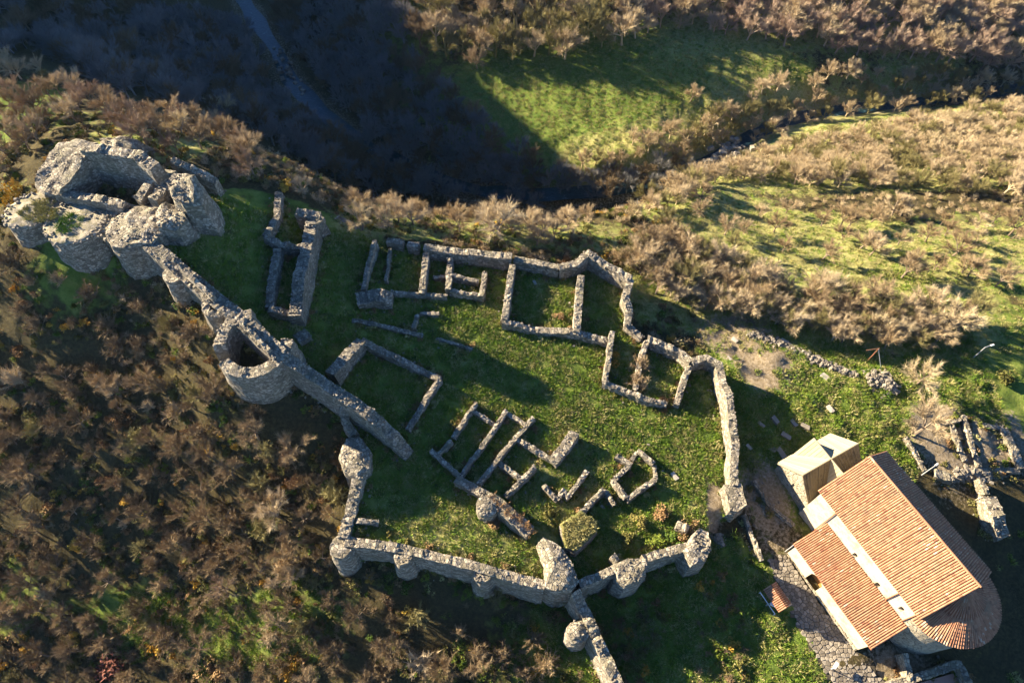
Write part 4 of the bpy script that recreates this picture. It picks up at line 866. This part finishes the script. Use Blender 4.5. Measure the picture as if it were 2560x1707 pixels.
def leafy_mesh(seed, h=1.1, r=1.0, n=420, ls=.13, mat='leaf_olive'):
    rng = random.Random(seed); vs, fs = [], []
    lob = [(Vector((rng.gauss(0, .45) * r, rng.gauss(0, .45) * r, rng.uniform(.3, .8) * h)), rng.uniform(.3, .55)) for _ in range(7)]
    for _ in range(n):
        c, q = rng.choice(lob); p = c + rv(rng).normalized() * q * r * rng.uniform(.5, 1.0); p.z = max(.03, p.z * .9); d = (rv(rng) + Vector((0, 0, .5))).normalized(); s = d.orthogonal().normalized() * ls * rng.uniform(.5, 1.1) * .6; t = d * ls * rng.uniform(.8, 1.5)
        b = len(vs); vs += [p - s, p + s, p + s * .6 + t, p - s * .6 + t]; fs.append((b, b + 1, b + 2, b + 3))
    for _ in range(40): az = rng.uniform(0, 6.28); d = Vector((math.cos(az) * .6, math.sin(az) * .6, .8)).normalized(); tri_twig(vs, fs, Vector((0, 0, 0)), d, h * rng.uniform(.6, 1.1), .05, rng)
    me = bpy.data.meshes.new("leafy"); me.from_pydata([tuple(v) for v in vs], [], fs); me.materials.append(MAT[mat]); me.update(); return me
def tuft_mesh(seed, h=.34, r=.32, n=26, mat='blade_green', wd=.075):
    rng = random.Random(seed); vs, fs = [], []
    for _ in range(n):
        az = rng.uniform(0, 6.28); q = math.sqrt(rng.random()) * r; p = Vector((math.cos(az) * q, math.sin(az) * q, -.03)); d = Vector((math.cos(az) * .6 + rng.gauss(0, .35), math.sin(az) * .6 + rng.gauss(0, .35), rng.uniform(.5, 1.1))).normalized(); tri_twig(vs, fs, p, d, h * rng.uniform(.6, 1.3), wd * rng.uniform(.7, 1.3), rng)
    me = bpy.data.meshes.new("tuft"); me.from_pydata([tuple(v) for v in vs], [], fs); me.materials.append(MAT[mat]); me.update(); return me

def scatter_in(poly_px, n, dmin, rng, clear=None):
    P = gpoly(poly_px); mn, mx = P.min(0), P.max(0); pts = []; tries = 0
    while len(pts) < n and tries < n * 6:
        k = np.column_stack([np.random.uniform(mn[0], mx[0], 400), np.random.uniform(mn[1], mx[1], 400)]); k = k[sdist(k, P) > 0]; tries += 400
        if clear is not None: k = k[clear(k)]
        for q in k:
            if len(pts) >= n: break
            if all((q[0] - p[0]) ** 2 + (q[1] - p[1]) ** 2 > dmin * dmin for p in pts): pts.append(q)
    return np.array(pts) if pts else np.zeros((0, 2))
def dry_land(xy): return (line_dist(xy, RIV) > 6.0) & (sdist(xy, ENC) < -1.5)
GRID = None
def gz(xy):  # ground sheet height incl. relief, bilinear on the sheet itself
    xi = np.clip(np.searchsorted(GX, xy[:, 0]) - 1, 0, nx - 2); yi = np.clip(np.searchsorted(GY, xy[:, 1]) - 1, 0, ny - 2); Z = ZZ.reshape(ny, nx)
    tx = (xy[:, 0] - GX[xi]) / (GX[xi + 1] - GX[xi]); ty = (xy[:, 1] - GY[yi]) / (GY[yi + 1] - GY[yi])
    return (Z[yi, xi] * (1 - tx) + Z[yi, xi + 1] * tx) * (1 - ty) + (Z[yi + 1, xi] * (1 - tx) + Z[yi + 1, xi + 1] * tx) * ty

TREES = [bare_tree(100 + i, 6.0, 2.6 + .4 * (i % 3), 3200, .22 + .05 * (i % 3)) for i in range(7)]
SHRUBS = [shrub_mesh(200 + i, 1.7 + .2 * (i % 3), 1.3, 1300, .034) for i in range(6)]
LEAFY = [leafy_mesh(300 + i) for i in range(5)]

TREE_SLOTS = []   # (x, y, height, material, label, group)
def add_trees(poly, n, dmin, hr, mats, label, group, pr):
    rng = random.Random(n * 7 + len(TREE_SLOTS)); P = scatter_in(poly, n, dmin, rng, dry_land)
    for q in P: TREE_SLOTS.append((q[0], q[1], rng.uniform(*hr), rng.choice(mats), label, group, pr))
def add_tree_px(px, py, h, mat, label): p = g(px, py); TREE_SLOTS.append((p[0], p[1], h, mat, label, None, 0))
np.random.seed(11)
for a in [(700,1290,6.5,'twig_tan',"pale bare tree with branches spread like a star on the left slope"),(735,1450,5,'twig_tan',"bare tree downhill from the corner turret"),(570,1470,4.5,'twig_purple',"rosy bare tree between two dark hollows on the left slope"),
 (700,1570,4.5,'twig_tan',"small pale bare tree low on the left slope"),(300,990,5,'twig_tan',"spreading bare tree in the middle of the left scrub"),(430,830,4,'twig_olive',"rounded olive bush-like tree below the curtain wall"),(570,300,7.5,'twig_tan',"tall pale bare tree standing up at the ravine edge behind the keep"),
 (500,335,6.5,'twig_brown',"dark-stemmed bare tree behind the keep"),(410,350,6.5,'twig_brown',"bare tree with a long shadow just behind the keep"),(100,300,6,'twig_brown',"bare tree on the grassy ridge left of the keep"),(1725,255,6,'twig_tan',"lone small bare tree in the river meadow"),
 (1358,590,5,'twig_tan',"crooked bare tree behind the rear wall's middle"),(1250,590,8,'twig_tan',"broad bare tree behind the rear wall"),(905,575,6,'twig_tan',"pale leafless tree at the rear wall's left end"),(2285,1085,7,'twig_tan',"big bare tree beside the excavated rooms"),(2290,960,6,'twig_tan',"bare tree behind the pale stone pile"),(1240,1500,3.2,'twig_olive',"olive shrub-like tree below the front wall's third turret"),
 (1830,640,5,'twig_olive',"yellowish tree in the grey scrub beyond the rear corner"),(1985,465,6,'twig_tan',"bare tree on the upper slope with a slender trunk"),(2100,570,6,'twig_brown',"bare tree alone on the sunny grass slope"),(1810,590,5,'twig_tan',"small forked tree on the pale grass"),(2230,540,6.5,'twig_tan',"bare tree with a forked trunk at the top of the grass"),(2380,640,6,'twig_brown',"wide bare tree at the right part of the grass slope"),(2520,590,6.5,'twig_brown',"wide dark tree near the right edge of the grass slope"),(2150,620,5,'twig_tan',"small leaning tree at the middle of the grass slope"),(2260,690,6,'twig_brown',"dark crooked tree low on the grass slope"),(2420,690,5.5,'twig_brown',"dark low tree near the scrub's right end")]: add_tree_px(*a)
add_trees([(0,250),(40,150),(150,190),(330,275),(560,335),(690,425),(640,440),(420,385),(250,325),(120,325),(60,420),(0,560)], 52, 2.8, (3.6, 6), ['twig_tan','twig_brown','twig_purple'], "bare brown tree on the wooded ridge behind the keep", "trees on the ridge behind the keep", 1)
add_trees([(640,430),(800,480),(960,535),(1100,548),(1300,575),(1450,575),(1550,630),(1590,690),(1480,615),(1300,625),(1050,592),(950,580),(840,520),(700,480)], 30, 2.6, (3.5, 6), ['twig_tan','twig_tan','twig_brown'], "bare tan tree along the ravine edge behind the rear wall", "trees along the ravine edge", 1)
add_trees([(1050,520),(1300,520),(1450,520),(1560,560),(1600,660),(1500,600),(1300,580),(1100,560)], 18, 3.0, (3.5, 5.5), ['twig_tan','twig_tan','twig_brown'], "bare tree in the thicket falling into the ravine", "trees falling into the ravine", 1)
add_trees([(1560,650),(1650,575),(1850,690),(2000,725),(2200,765),(2330,780),(2450,800),(2400,860),(2250,880),(2050,850),(1850,800),(1650,745)], 130, 2.0, (4, 6.5), ['twig_tan','twig_tan','twig_olive','twig_brown'], "bare grey-tan tree in the dense scrub above the churchyard", "trees in the scrub above the churchyard", 1)
add_trees([(1700,490),(2560,540),(2560,740),(2200,700),(1750,570)], 26, 4.5, (3.5, 5.5), ['twig_tan','twig_brown'], "scattered bare tree on the sunny grass slope", "trees on the sunny grass slope", 1)
add_trees([(1560,560),(1640,490),(1800,440),(1900,385),(2100,345),(2350,300),(2570,270),(2570,500),(2300,480),(2000,465),(1800,455),(1700,510)], 420, 2.1, (4, 6.5), ['twig_tan','twig_tan','twig_tan','twig_olive'], "", "w", 2)
add_trees([(1350,420),(1500,400),(1640,345),(1760,300),(1900,235),(2100,185),(2350,185),(2570,190),(2570,235),(2300,245),(2050,262),(1900,310),(1800,360),(1600,440),(1450,455)], 190, 2.4, (4, 7), ['twig_tan','twig_olive','twig_tan'], "", "w", 2)
add_trees([(1600,95),(1700,-150),(2720,-150),(2720,175),(2200,150),(2100,135),(1900,112),(1750,75)], 430, 3.3, (7, 10), ['twig_rosy'], "", "w", 2)
add_trees([(1070,150),(1080,-150),(1600,-150),(1590,130),(1350,165),(1200,175)], 115, 4.2, (8, 12), ['twig_tan','twig_tan','twig_olive'], "", "w", 2)
add_trees([(0,140),(-100,-150),(1030,-150),(1060,150),(1150,290),(1350,430),(1400,500),(1250,520),(1000,500),(800,440),(600,320),(300,240),(100,130)], 760, 2.8, (6, 9), ['twig_purple','twig_brown'], "", "w", 2)
def gorge(xy): return line_dist(xy, RIV) > 1.5
_dl = dry_land; dry_land = gorge
add_trees([(830,330),(950,340),(1080,390),(1200,420),(1400,450),(1560,430),(1700,395),(1720,440),(1600,475),(1450,505),(1250,520),(1000,490),(850,400)], 170, 2.4, (5, 8), ['twig_purple','twig_brown'], "", "w", 2)
add_trees([(1860,330),(2000,262),(2200,245),(2570,205),(2570,235),(2200,270),(2000,300),(1890,345)], 60, 2.6, (4, 6.5), ['twig_tan','twig_olive'], "", "w", 2)
add_trees([(1640,385),(1760,330),(1900,262),(2050,235),(2250,210),(2500,185),(2570,195),(2570,215),(2300,243),(2050,266),(1880,322),(1760,392)], 150, 2.2, (4, 6.5), ['twig_tan','twig_olive','twig_tan'], "", "w", 2)
add_trees([(1560,650),(1650,575),(1850,690),(2000,725),(2200,765),(2330,780),(2450,800),(2400,860),(2250,880),(2050,850),(1850,800),(1650,745)], 90, 1.6, (3, 5), ['twig_tan'], "", "w", 2)
dry_land = _dl
add_trees([(-60,900),(300,900),(560,980),(830,1120),(840,1300),(800,1480),(1100,1580),(1300,1720),(-60,1760)], 84, 4.0, (3.0, 5.6), ['twig_brown','twig_dark','twig_dark','twig_dark'], "small bare tree in the scrub on the left slope", "small trees on the left slope", 1)
def tree_label(x, y, h, mt_, lab, grp):
    if grp is None: return lab
    tint = {'twig_dark': 'dark', 'twig_tan': 'tan', 'twig_brown': 'brown', 'twig_purple': 'rosy', 'twig_olive': 'olive'}[mt_]; size = 'small' if h < 4.4 else ('tall' if h > 5.6 else 'middling')
    def pick(v, cuts, names): return names[sum(v > c for c in cuts)]
    if 'keep' in grp: where = pick(x, (-100, -80, -62), ('on the grassy ridge at the left edge', 'on the ridge left of the keep', 'right behind the keep', 'on the ridge beyond the keep'))
    elif 'edge' in grp: where = pick(x, (-30, -12, 8), ('at the ravine edge above the dark building', 'behind the broken end of the rear wall', 'behind the small box ruin', 'behind the square hall'))
    elif 'ravine' in grp: where = pick(x, (0, 12), ('at the lip of the ravine behind the rear wall', 'at the lip of the ravine behind the hall', 'below the pointed rear corner'))
    elif 'churchyard' in grp: where = pick(x, (30, 42, 54, 66), ('by the pointed rear corner', 'above the bare earth', 'above the long rubble heap', 'above the pale stone pile', 'near the white street lamp'))
    elif 'sunny' in grp: where = pick(x, (45, 65, 85), ('at the near end of the sunny grass slope', 'in the middle of the sunny grass slope', 'on the right half of the sunny grass slope', 'at the right edge of the sunny grass slope'))
    else: where = pick(y, (14, 26, 38), ('at the foot of the left slope', 'low on the left slope', 'halfway up the left slope', 'high on the left slope')) + pick(x, (-50, -25), (', far out', ', mid-scrub', ', near the walls'))
    return f"{size} bare {tint} tree {where}"
# the shown-largest trees are things; the rest of the wood is one mass
ind = [t for t in TREE_SLOTS if t[6] <= 1]; wood = [t for t in TREE_SLOTS if t[6] == 2]
while len(ind) > 300: 
    k = max((i for i, t in enumerate(ind) if t[6] == 1), key=lambda i: ind[i][1]); t_ = ind.pop(k); wood.append(t_[:3] + ('twig_tan',) + t_[4:])
rng = random.Random(5)
for (x, y, h, mt_, lab, grp, pr) in ind:
    k = rng.randrange(len(TREES)); mt, mc = TREES[k]; z = float(gz(np.array([[x, y]]))[0])
    lab = tree_label(x, y, h, mt_, lab, grp); T = thing("bare_tree", lab, "tree", (x, y, z), grp); s = h / 6.0; T.scale = (s * rng.uniform(.95, 1.25), s * rng.uniform(.95, 1.25), s); T.rotation_euler = (rng.uniform(-.08, .08), rng.uniform(-.08, .08), rng.uniform(0, 6.28))
    for nme, me, mm in (("trunk", mt, None), ("crown", mc, mt_)):
        o = bpy.data.objects.new(nme, me); COL.objects.link(o); o.parent = T
        if mm: o.material_slots[0].link = 'OBJECT'; o.material_slots[0].material = MAT[mm]

# instanced masses (wood, undergrowth, tussocks)
def gn_mass(name, pts, zoff, scales, meshes, mats, label, cat, seed=1, tilt=.1, zs=None):
    tc = bpy.data.collections.new(name + "_kinds"); k = 0; kinds = []
    for me in meshes:
        for mm in mats:
            o = bpy.data.objects.new("kind_%02d" % k, me); tc.objects.link(o)
            if mm: o.material_slots[0].link = 'OBJECT'; o.material_slots[0].material = MAT[mm]
            k += 1
    rg = np.random.RandomState(seed); n = len(pts); z = gz(pts) + zoff
    me = bpy.data.meshes.new(name); me.from_pydata([tuple(p) for p in np.column_stack([pts, z])], [], [])
    a = me.attributes.new("sc", 'FLOAT_VECTOR', 'POINT'); s = np.asarray(scales); a.data.foreach_set("vector", np.column_stack([s * rg.uniform(.85, 1.2, n), s * rg.uniform(.85, 1.2, n), s * (zs if zs is not None else 1)]).ravel())
    a = me.attributes.new("rot", 'FLOAT_VECTOR', 'POINT'); a.data.foreach_set("vector", np.column_stack([rg.uniform(-tilt, tilt, n), rg.uniform(-tilt, tilt, n), rg.uniform(0, 6.28, n)]).ravel())
    a = me.attributes.new("idx", 'INT', 'POINT'); a.data.foreach_set("value", rg.randint(0, k, n).astype(np.int32))
    o = bpy.data.objects.new(name, me); COL.objects.link(o); tag(o, label, cat, kind="stuff")
    ng = bpy.data.node_groups.new(name, 'GeometryNodeTree'); ng.interface.new_socket("Geometry", in_out='INPUT', socket_type='NodeSocketGeometry'); ng.interface.new_socket("Geometry", in_out='OUTPUT', socket_type='NodeSocketGeometry')
    N = ng.nodes; gi = N.new("NodeGroupInput"); go = N.new("NodeGroupOutput"); ip = N.new("GeometryNodeInstanceOnPoints"); ci = N.new("GeometryNodeCollectionInfo")
    ci.inputs[0].default_value = tc; ci.inputs[1].default_value = True; ci.inputs[2].default_value = True
    def na(nm, dt): q = N.new("GeometryNodeInputNamedAttribute"); q.data_type = dt; q.inputs[0].default_value = nm; return q.outputs[0]
    lk = ng.links.new; lk(gi.outputs[0], ip.inputs["Points"]); lk(ci.outputs[0], ip.inputs["Instance"]); ip.inputs["Pick Instance"].default_value = True
    lk(na("idx", 'INT'), ip.inputs["Instance Index"]); lk(na("sc", 'FLOAT_VECTOR'), ip.inputs["Scale"])
    er = N.new("FunctionNodeEulerToRotation"); lk(na("rot", 'FLOAT_VECTOR'), er.inputs[0]); lk(er.outputs[0], ip.inputs["Rotation"]); lk(ip.outputs[0], go.inputs[0])
    md = o.modifiers.new("scatter", 'NODES'); md.node_group = ng; return o
def whole(k):  # trunk and crown in one, for the mass
    mt, mc = TREES[k]; n = len(mt.vertices); me = bpy.data.meshes.new("tree_whole")
    me.from_pydata([tuple(v.co) for v in mt.vertices] + [tuple(v.co) for v in mc.vertices], [], [tuple(p.vertices) for p in mt.polygons] + [tuple(i + n for i in p.vertices) for p in mc.polygons]); me.materials.append(MAT['twig_tan']); return me
WH = [whole(k) for k in range(4)]
bymat = {}
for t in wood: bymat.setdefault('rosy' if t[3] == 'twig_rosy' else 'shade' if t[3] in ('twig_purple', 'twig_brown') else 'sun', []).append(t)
for key, mats, lab in (('shade', ['twig_shade', 'twig_shade', 'twig_dark'], "dark leafless wood filling the ravine, shade tinted into its twigs"), ('rosy', ['twig_rosy', 'twig_rosy', 'twig_tan'], "rosy leafless wood on the far hillside at the top right"), ('sun', ['twig_tan', 'twig_tan', 'twig_olive'], "tan leafless thicket along the river and the far right slope")):
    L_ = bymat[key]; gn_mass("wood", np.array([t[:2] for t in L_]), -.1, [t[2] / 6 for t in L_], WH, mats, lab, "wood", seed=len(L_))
# ---------------------------------------------------------------- shrubs, undergrowth, tussocks
SLOPE = [(-170,640),(130,690),(350,720),(480,830),(540,960),(700,1050),(840,1060),(850,1180),(840,1300),(800,1450),(900,1520),(1300,1580),(1430,1640),(1470,1780),(-170,1800)]
np.random.seed(21); rng = random.Random(8)
SH = [(q, rng.uniform(.8, 2.2)) for q in scatter_in(SLOPE, 235, 3.0, rng, dry_land)]
zone_lab = {'twig_tan': "tan leafless shrub in the tangle on the left slope", 'twig_brown': "brown leafless shrub in the tangle on the left slope", 'twig_purple': "rosy grey shrub in the tangle on the left slope", 'twig_olive': "olive shrub in the tangle on the left slope", 'leaf_gold': "golden-leaved shrub on the left slope", 'leaf_rust': "rust-leaved shrub on the left slope"}
def shrub(x, y, s, me, mat, lab, grp=None, zadd=0.0, name="shrub"):
    o = bpy.data.objects.new(name, me); COL.objects.link(o); o.location = (x, y, float(gz(np.array([[x, y]]))[0]) + zadd); o.scale = (s, s * rng.uniform(.9, 1.15), s * rng.uniform(.85, 1.1)); o.rotation_euler = (0, 0, rng.uniform(0, 6.28))
    o.material_slots[0].link = 'OBJECT'; o.material_slots[0].material = MAT[mat]; return tag(o, lab, "shrub", grp)
for q, s in SH:
    mt_ = rng.choices(['twig_tan', 'twig_brown', 'twig_dark', 'twig_olive', 'leaf_gold', 'leaf_rust'], [.8, 3.5, 10, 3, .4, 1.4])[0]
    size = 'small' if s < 1.2 else ('large' if s > 1.8 else 'middling'); tint = {'twig_dark': 'dark leafless', 'twig_tan': 'tan leafless', 'twig_brown': 'brown leafless', 'twig_purple': 'rosy grey', 'twig_olive': 'olive', 'leaf_gold': 'golden', 'leaf_rust': 'rust-leaved'}[mt_]
    up = ['at the foot of the left slope', 'low on the left slope', 'halfway up the left slope', 'below the round tower and curtain wall', 'just below the keep'][sum(q[1] > c for c in (14, 26, 38, 50))]; side = [', far out', ', mid-scrub', ', near the walls'][sum(q[0] > c for c in (-50, -25))]
    shrub(q[0], q[1], s, rng.choice(LEAFY) if 'leaf' in mt_ else rng.choice(SHRUBS), mt_, f"{size} {tint} shrub {up}{side}", "shrubs on the left slope")
for px, py, s, mt_, lab in [(265,1675,2.6,'leaf_red',"large red-leaved shrub at the bottom left"),(20,500,2.2,'leaf_gold',"golden shrub beside the keep's left bastion"),(130,1270,1.8,'leaf_rust',"orange-brown shrub on the far left slope"),(190,1370,1.3,'leaf_gold',"small golden shrub below the orange-brown one"),(720,1660,1.6,'leaf_gold',"yellow-green shrub at the bottom of the left slope"),(1230,1310,1.1,'leaf_rust',"rusty weeds at the foot of the stub turret"),(1660,1000,1.0,'leaf_rust',"rusty shrub inside the overgrown rooms"),(1530,905,1.2,'leaf_gold',"golden twiggy shrub in the first overgrown room"),(1600,920,1.6,'twig_brown',"brown shrub against the overgrown rooms' middle wall"),(1592,960,1.6,'twig_brown',"second brown shrub against the overgrown rooms' middle wall"),(1715,1330,1.4,'leaf_rust',"rusty shrub by the right-hand turret"),(1560,1345,1.3,'leaf_olive',"olive weeds behind the front wall's right part"),(1640,1350,1.4,'leaf_green',"bright green weeds behind the front wall's right part"),(1690,1350,1.3,'leaf_green',"bright green weeds left of the right-hand turret"),(1400,790,1.0,'leaf_rust',"rusty weeds against the square hall's front wall"),(1620,620,1.4,'twig_brown',"dark shrub against the rear corner wall"),(1545,650,1.8,'twig_brown',"dark shrub outside the pointed rear corner"),(1170,660,.9,'leaf_green',"green weeds between the small box ruin and the rear wall"),(1130,660,.8,'leaf_olive',"olive weeds in the narrow room by the rear wall"),(2380,215,2.6,'leaf_gold',"gold-topped tree-like shrub in the far river wood"),(2080,390,1.6,'leaf_gold',"yellow shrub in the sunny thicket"),(2500,940,1.8,'leaf_olive',"straw-coloured clump on the right-hand green"),(1385,1290,1.2,'leaf_olive',"olive weeds between the foundations and the turf mound"),(1640,1290,1.5,'leaf_rust',"rusty weeds below the square sunlit foundation"),(1600,1300,1.3,'leaf_olive',"dull weeds in the shade below the square foundation"),(720,470,1.2,'leaf_gold',"yellow weeds on the edge above the dark building"),(310,1255,1.0,'leaf_gold',"small yellow shrub amid the left scrub"),(860,1330,.9,'leaf_gold',"golden weeds at the foot of the narrow curtain wall"),(820,1250,1.1,'leaf_rust',"rust-coloured weeds left of the narrow curtain wall"),(1480,1570,1.0,'leaf_rust',"rusty weeds on the wall running downhill")]:
    p = g(px, py); shrub(p[0], p[1], s, rng.choice(SHRUBS) if 'twig' in mt_ else rng.choice(LEAFY), mt_, lab)
# weeds on top of the wall fragment and gate wall
for parent, pts, h, n, mt_ in ((RW, [(1226,1244),(1280,1288),(1326,1328)], 2.5, 26, 'leaf_rust'), (CG, [(1450,1503),(1491,1592)], 3.6, 16, 'leaf_rust')):
    m = MB(); rg = random.Random(n)
    for _ in range(n):
        k = rg.randrange(len(pts) - 1); t = rg.random(); a, b = pts[k], pts[k + 1]; p = g(a[0] + (b[0] - a[0]) * t, a[1] + (b[1] - a[1]) * t, h); me = rg.choice(LEAFY); c = Vector(p) + Vector((rg.uniform(-.6, .6), rg.uniform(-.6, .6), -.1)); R_ = Matrix.Rotation(rg.uniform(0, 6.28), 3, 'Z')
        pp = rg.sample(list(me.polygons), 110); used = {}
        vs, fs = [], []
        for f in pp:
            fs.append(tuple(range(len(vs), len(vs) + len(f.vertices)))); vs += [c + R_ @ me.vertices[i].co * .5 for i in f.vertices]
        m.add(vs, fs)
    tag(m.build("wall_weeds", mt_, parent), kind="stuff")
CHP = np.array([CO + CL * l + CW * w for l, w in ((-6.5, -2.5), (3.5, -2.5), (3.5, -5), (18, -5), (18, 0), (23.5, 2), (23.5, 10), (18, 12), (-.2, 12), (-6.5, 10.5))])
def open_ground(xy): return (sdist(xy, CHP) < -.3) & (sdist(xy, PAVE) < -.2) & (line_dist(xy, RIV) > 6)
def cov(xy, ch):
    xi = np.clip(np.searchsorted(GX, xy[:, 0]), 0, nx - 1); yi = np.clip(np.searchsorted(GY, xy[:, 1]), 0, ny - 1); return cover[yi * nx + xi, ch]
rs = np.random.RandomState(4)
def cand(n, x0, x1, y0, y1): return np.column_stack([rs.uniform(x0, x1, n), rs.uniform(y0, y1, n)])
TG = [tuft_mesh(400 + i, .30 + .06 * i, .34) for i in range(4)]
# ward and lawns: tussocky green
k = cand(60000, -60, 75, 0, 75); k = k[open_ground(k)]; c0 = cov(k, 0) - .9 * cov(k, 2); cl = np.array([noise.noise(Vector((x * .5, y * .5, 0))) for x, y in k])
k = k[(c0 + cl * .7 > .45)]
gn_mass("grass", k, 0, rs.uniform(.55, 1.35, len(k)), TG, ['blade_green', 'blade_green', 'blade_dry'], "tussocky green grass of the ward and the lawns", "grass", seed=2)
# meadow and sunny slope
k = cand(60000, -30, 150, 55, 200); k = k[(sdist(k, ENC) < -1) & (line_dist(k, RIV) > 8)]; k = k[np.maximum(cov(k, 0), cov(k, 1)) + rs.uniform(-.3, .3, len(k)) > .55]
gn_mass("grass", k, 0, rs.uniform(.5, 1.1, len(k)), TG, ['blade_green', 'blade_dry', 'blade_dry'], "pale dry grass on the slope and in the river meadow", "grass", seed=3)
# left slope and wood floors: low tangle
k = cand(17000, -125, 30, -6, 100); k = k[(sdist(k, ENC) < -1.2)]; k = k[np.array([noise.noise(Vector((x * .16, y * .16, 5))) for x, y in k]) + rs.uniform(-.3, .3, len(k)) > -.02]
LOW = [leafy_mesh(500 + i, .55, .7, 150, .14) for i in range(4)]; LOWT = [shrub_mesh(520 + i, .8, .8, 240, .032) for i in range(4)]
a = rs.rand(len(k)) < .5
gn_mass("undergrowth", k[a], 0, rs.uniform(.5, 1.3, a.sum()), LOW, ['leaf_olive', 'leaf_olive', 'leaf_green', 'leaf_olive', 'leaf_rust', 'leaf_olive', 'leaf_green', 'leaf_rust', 'leaf_gold'], "mixed autumn undergrowth covering the left slope", "undergrowth", seed=5)
gn_mass("undergrowth", k[~a], 0, rs.uniform(.5, 1.3, (~a).sum()), LOWT, ['twig_brown', 'twig_dark', 'twig_dark'], "dead brown undergrowth covering the left slope", "undergrowth", seed=6)
k = cand(30000, -60, 150, 50, 230); k = k[(sdist(k, ENC) < -1.2) & (line_dist(k, RIV) > 6) & (cov(k, 0) < .45) & (cov(k, 1) < .3)]; k = k[rs.rand(len(k)) < .45]
gs = (k[:, 0] * .42 + k[:, 1] * .906 > 96) & (k[:, 0] < 15 - (k[:, 1] - 120) * .5)  # area of the ravine's shade, where the undergrowth takes the shade-tinted twigs
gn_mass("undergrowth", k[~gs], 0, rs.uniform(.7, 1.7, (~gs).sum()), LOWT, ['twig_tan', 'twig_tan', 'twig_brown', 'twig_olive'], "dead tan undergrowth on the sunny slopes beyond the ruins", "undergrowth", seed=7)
gn_mass("undergrowth", k[gs], 0, rs.uniform(.7, 1.7, gs.sum()), LOWT, ['twig_shade', 'twig_shade', 'twig_dark'], "shade-greyed undergrowth beneath the dark ravine wood", "undergrowth", seed=8)

# weeds and fallen stones at the foot of the ruins
wp, fallen = [], MB(); rg = random.Random(77)
for pts, th in WALL_LINES:
    for a, b in zip(pts, pts[1:]):
        ln = np.hypot(*(b - a)[:2])
        if ln < .3: continue
        d = (b - a)[:2] / ln; nrm = np.array([-d[1], d[0]])
        for _ in range(int(ln * 2.6)):
            q = a[:2] + d * ln * rg.random() + nrm * rg.choice((-1, 1)) * (th / 2 + abs(rg.gauss(.15, .4))); wp.append(q)
        for _ in range(int(ln * 1.6)):
            q = a[:2] + d * ln * rg.random() + nrm * rg.choice((-1, 1)) * (th / 2 + abs(rg.gauss(.1, .6))); fallen.stone((q[0], q[1], float(gz(q.reshape(1, 2))[0]) + .04), rg.uniform(.07, .2), rg)
wp = np.array(wp); wp = wp[open_ground(wp)]
gn_mass("weeds", wp, -.05, rs.uniform(.35, .95, len(wp)), LOW, ['leaf_olive', 'leaf_olive', 'leaf_green', 'blade_dry', 'leaf_rust'], "weeds growing along the feet of the ruined walls", "weeds", seed=12)
tag(fallen.build("rubble", 'rubble'), "small stones fallen from the ruined walls", "rubble", kind="stuff")

def clumps(parent, name, poly_px, z, n, mat, size):
    P = np.array([at(px, py, z)[:2] for px, py in poly_px]); m = MB(); rg = random.Random(n); lo, hi = P.min(0), P.max(0); c = 0
    while c < n:
        q = np.array([[rg.uniform(lo[0], hi[0]), rg.uniform(lo[1], hi[1])]])
        if sdist(q, P)[0] < .2: continue
        c += 1; R_ = Matrix.Rotation(rg.uniform(0, 6.28), 3, 'Z'); s_ = size * rg.uniform(.6, 1.3); me = rg.choice(TG)
        m.add([Vector((q[0][0], q[0][1], z + rg.uniform(-.05, .2))) + R_ @ v.co * s_ for v in me.vertices], [tuple(p.vertices) for p in me.polygons])
    tag(m.build(name, mat, parent), kind="stuff")
clumps(TM, "turf_tufts", [(1400,1310),(1452,1275),(1490,1300),(1494,1325),(1440,1378),(1412,1366)], .72, 120, 'blade_dry', .8)
clumps(K, "terrace_grass", [(40,535),(90,500),(140,490),(150,540),(120,560),(60,555)], 13.1, 110, 'blade_dry', .9)
clumps(K, "terrace_grass", [(130,575),(160,530),(220,540),(200,570),(160,590)], 13.1, 60, 'blade_green', .8)

# ---------------------------------------------------------------- air
hz_m = bpy.data.materials.new("thin_haze"); hz_m.use_nodes = True; n_ = hz_m.node_tree; n_.nodes.remove(n_.nodes["Principled BSDF"])
pv = n_.nodes.new("ShaderNodeVolumePrincipled"); pv.inputs["Color"].default_value = (.30, .60, 1.0, 1); pv.inputs["Density"].default_value = 0.000025; pv.inputs["Anisotropy"].default_value = 0.2
n_.links.new(pv.outputs[0], n_.nodes["Material Output"].inputs["Volume"])
m = MB(); m.box((0, 160, (ZZ.min() - 1 + 100) / 2), (345, 0, 0), (0, 280, 0), (0, 0, (100 - ZZ.min() + 1) / 2)); hb = m.build("haze", None); hb.data.materials.append(hz_m); tag(hb, "thin pale haze filling the valley air", "haze", kind="stuff")
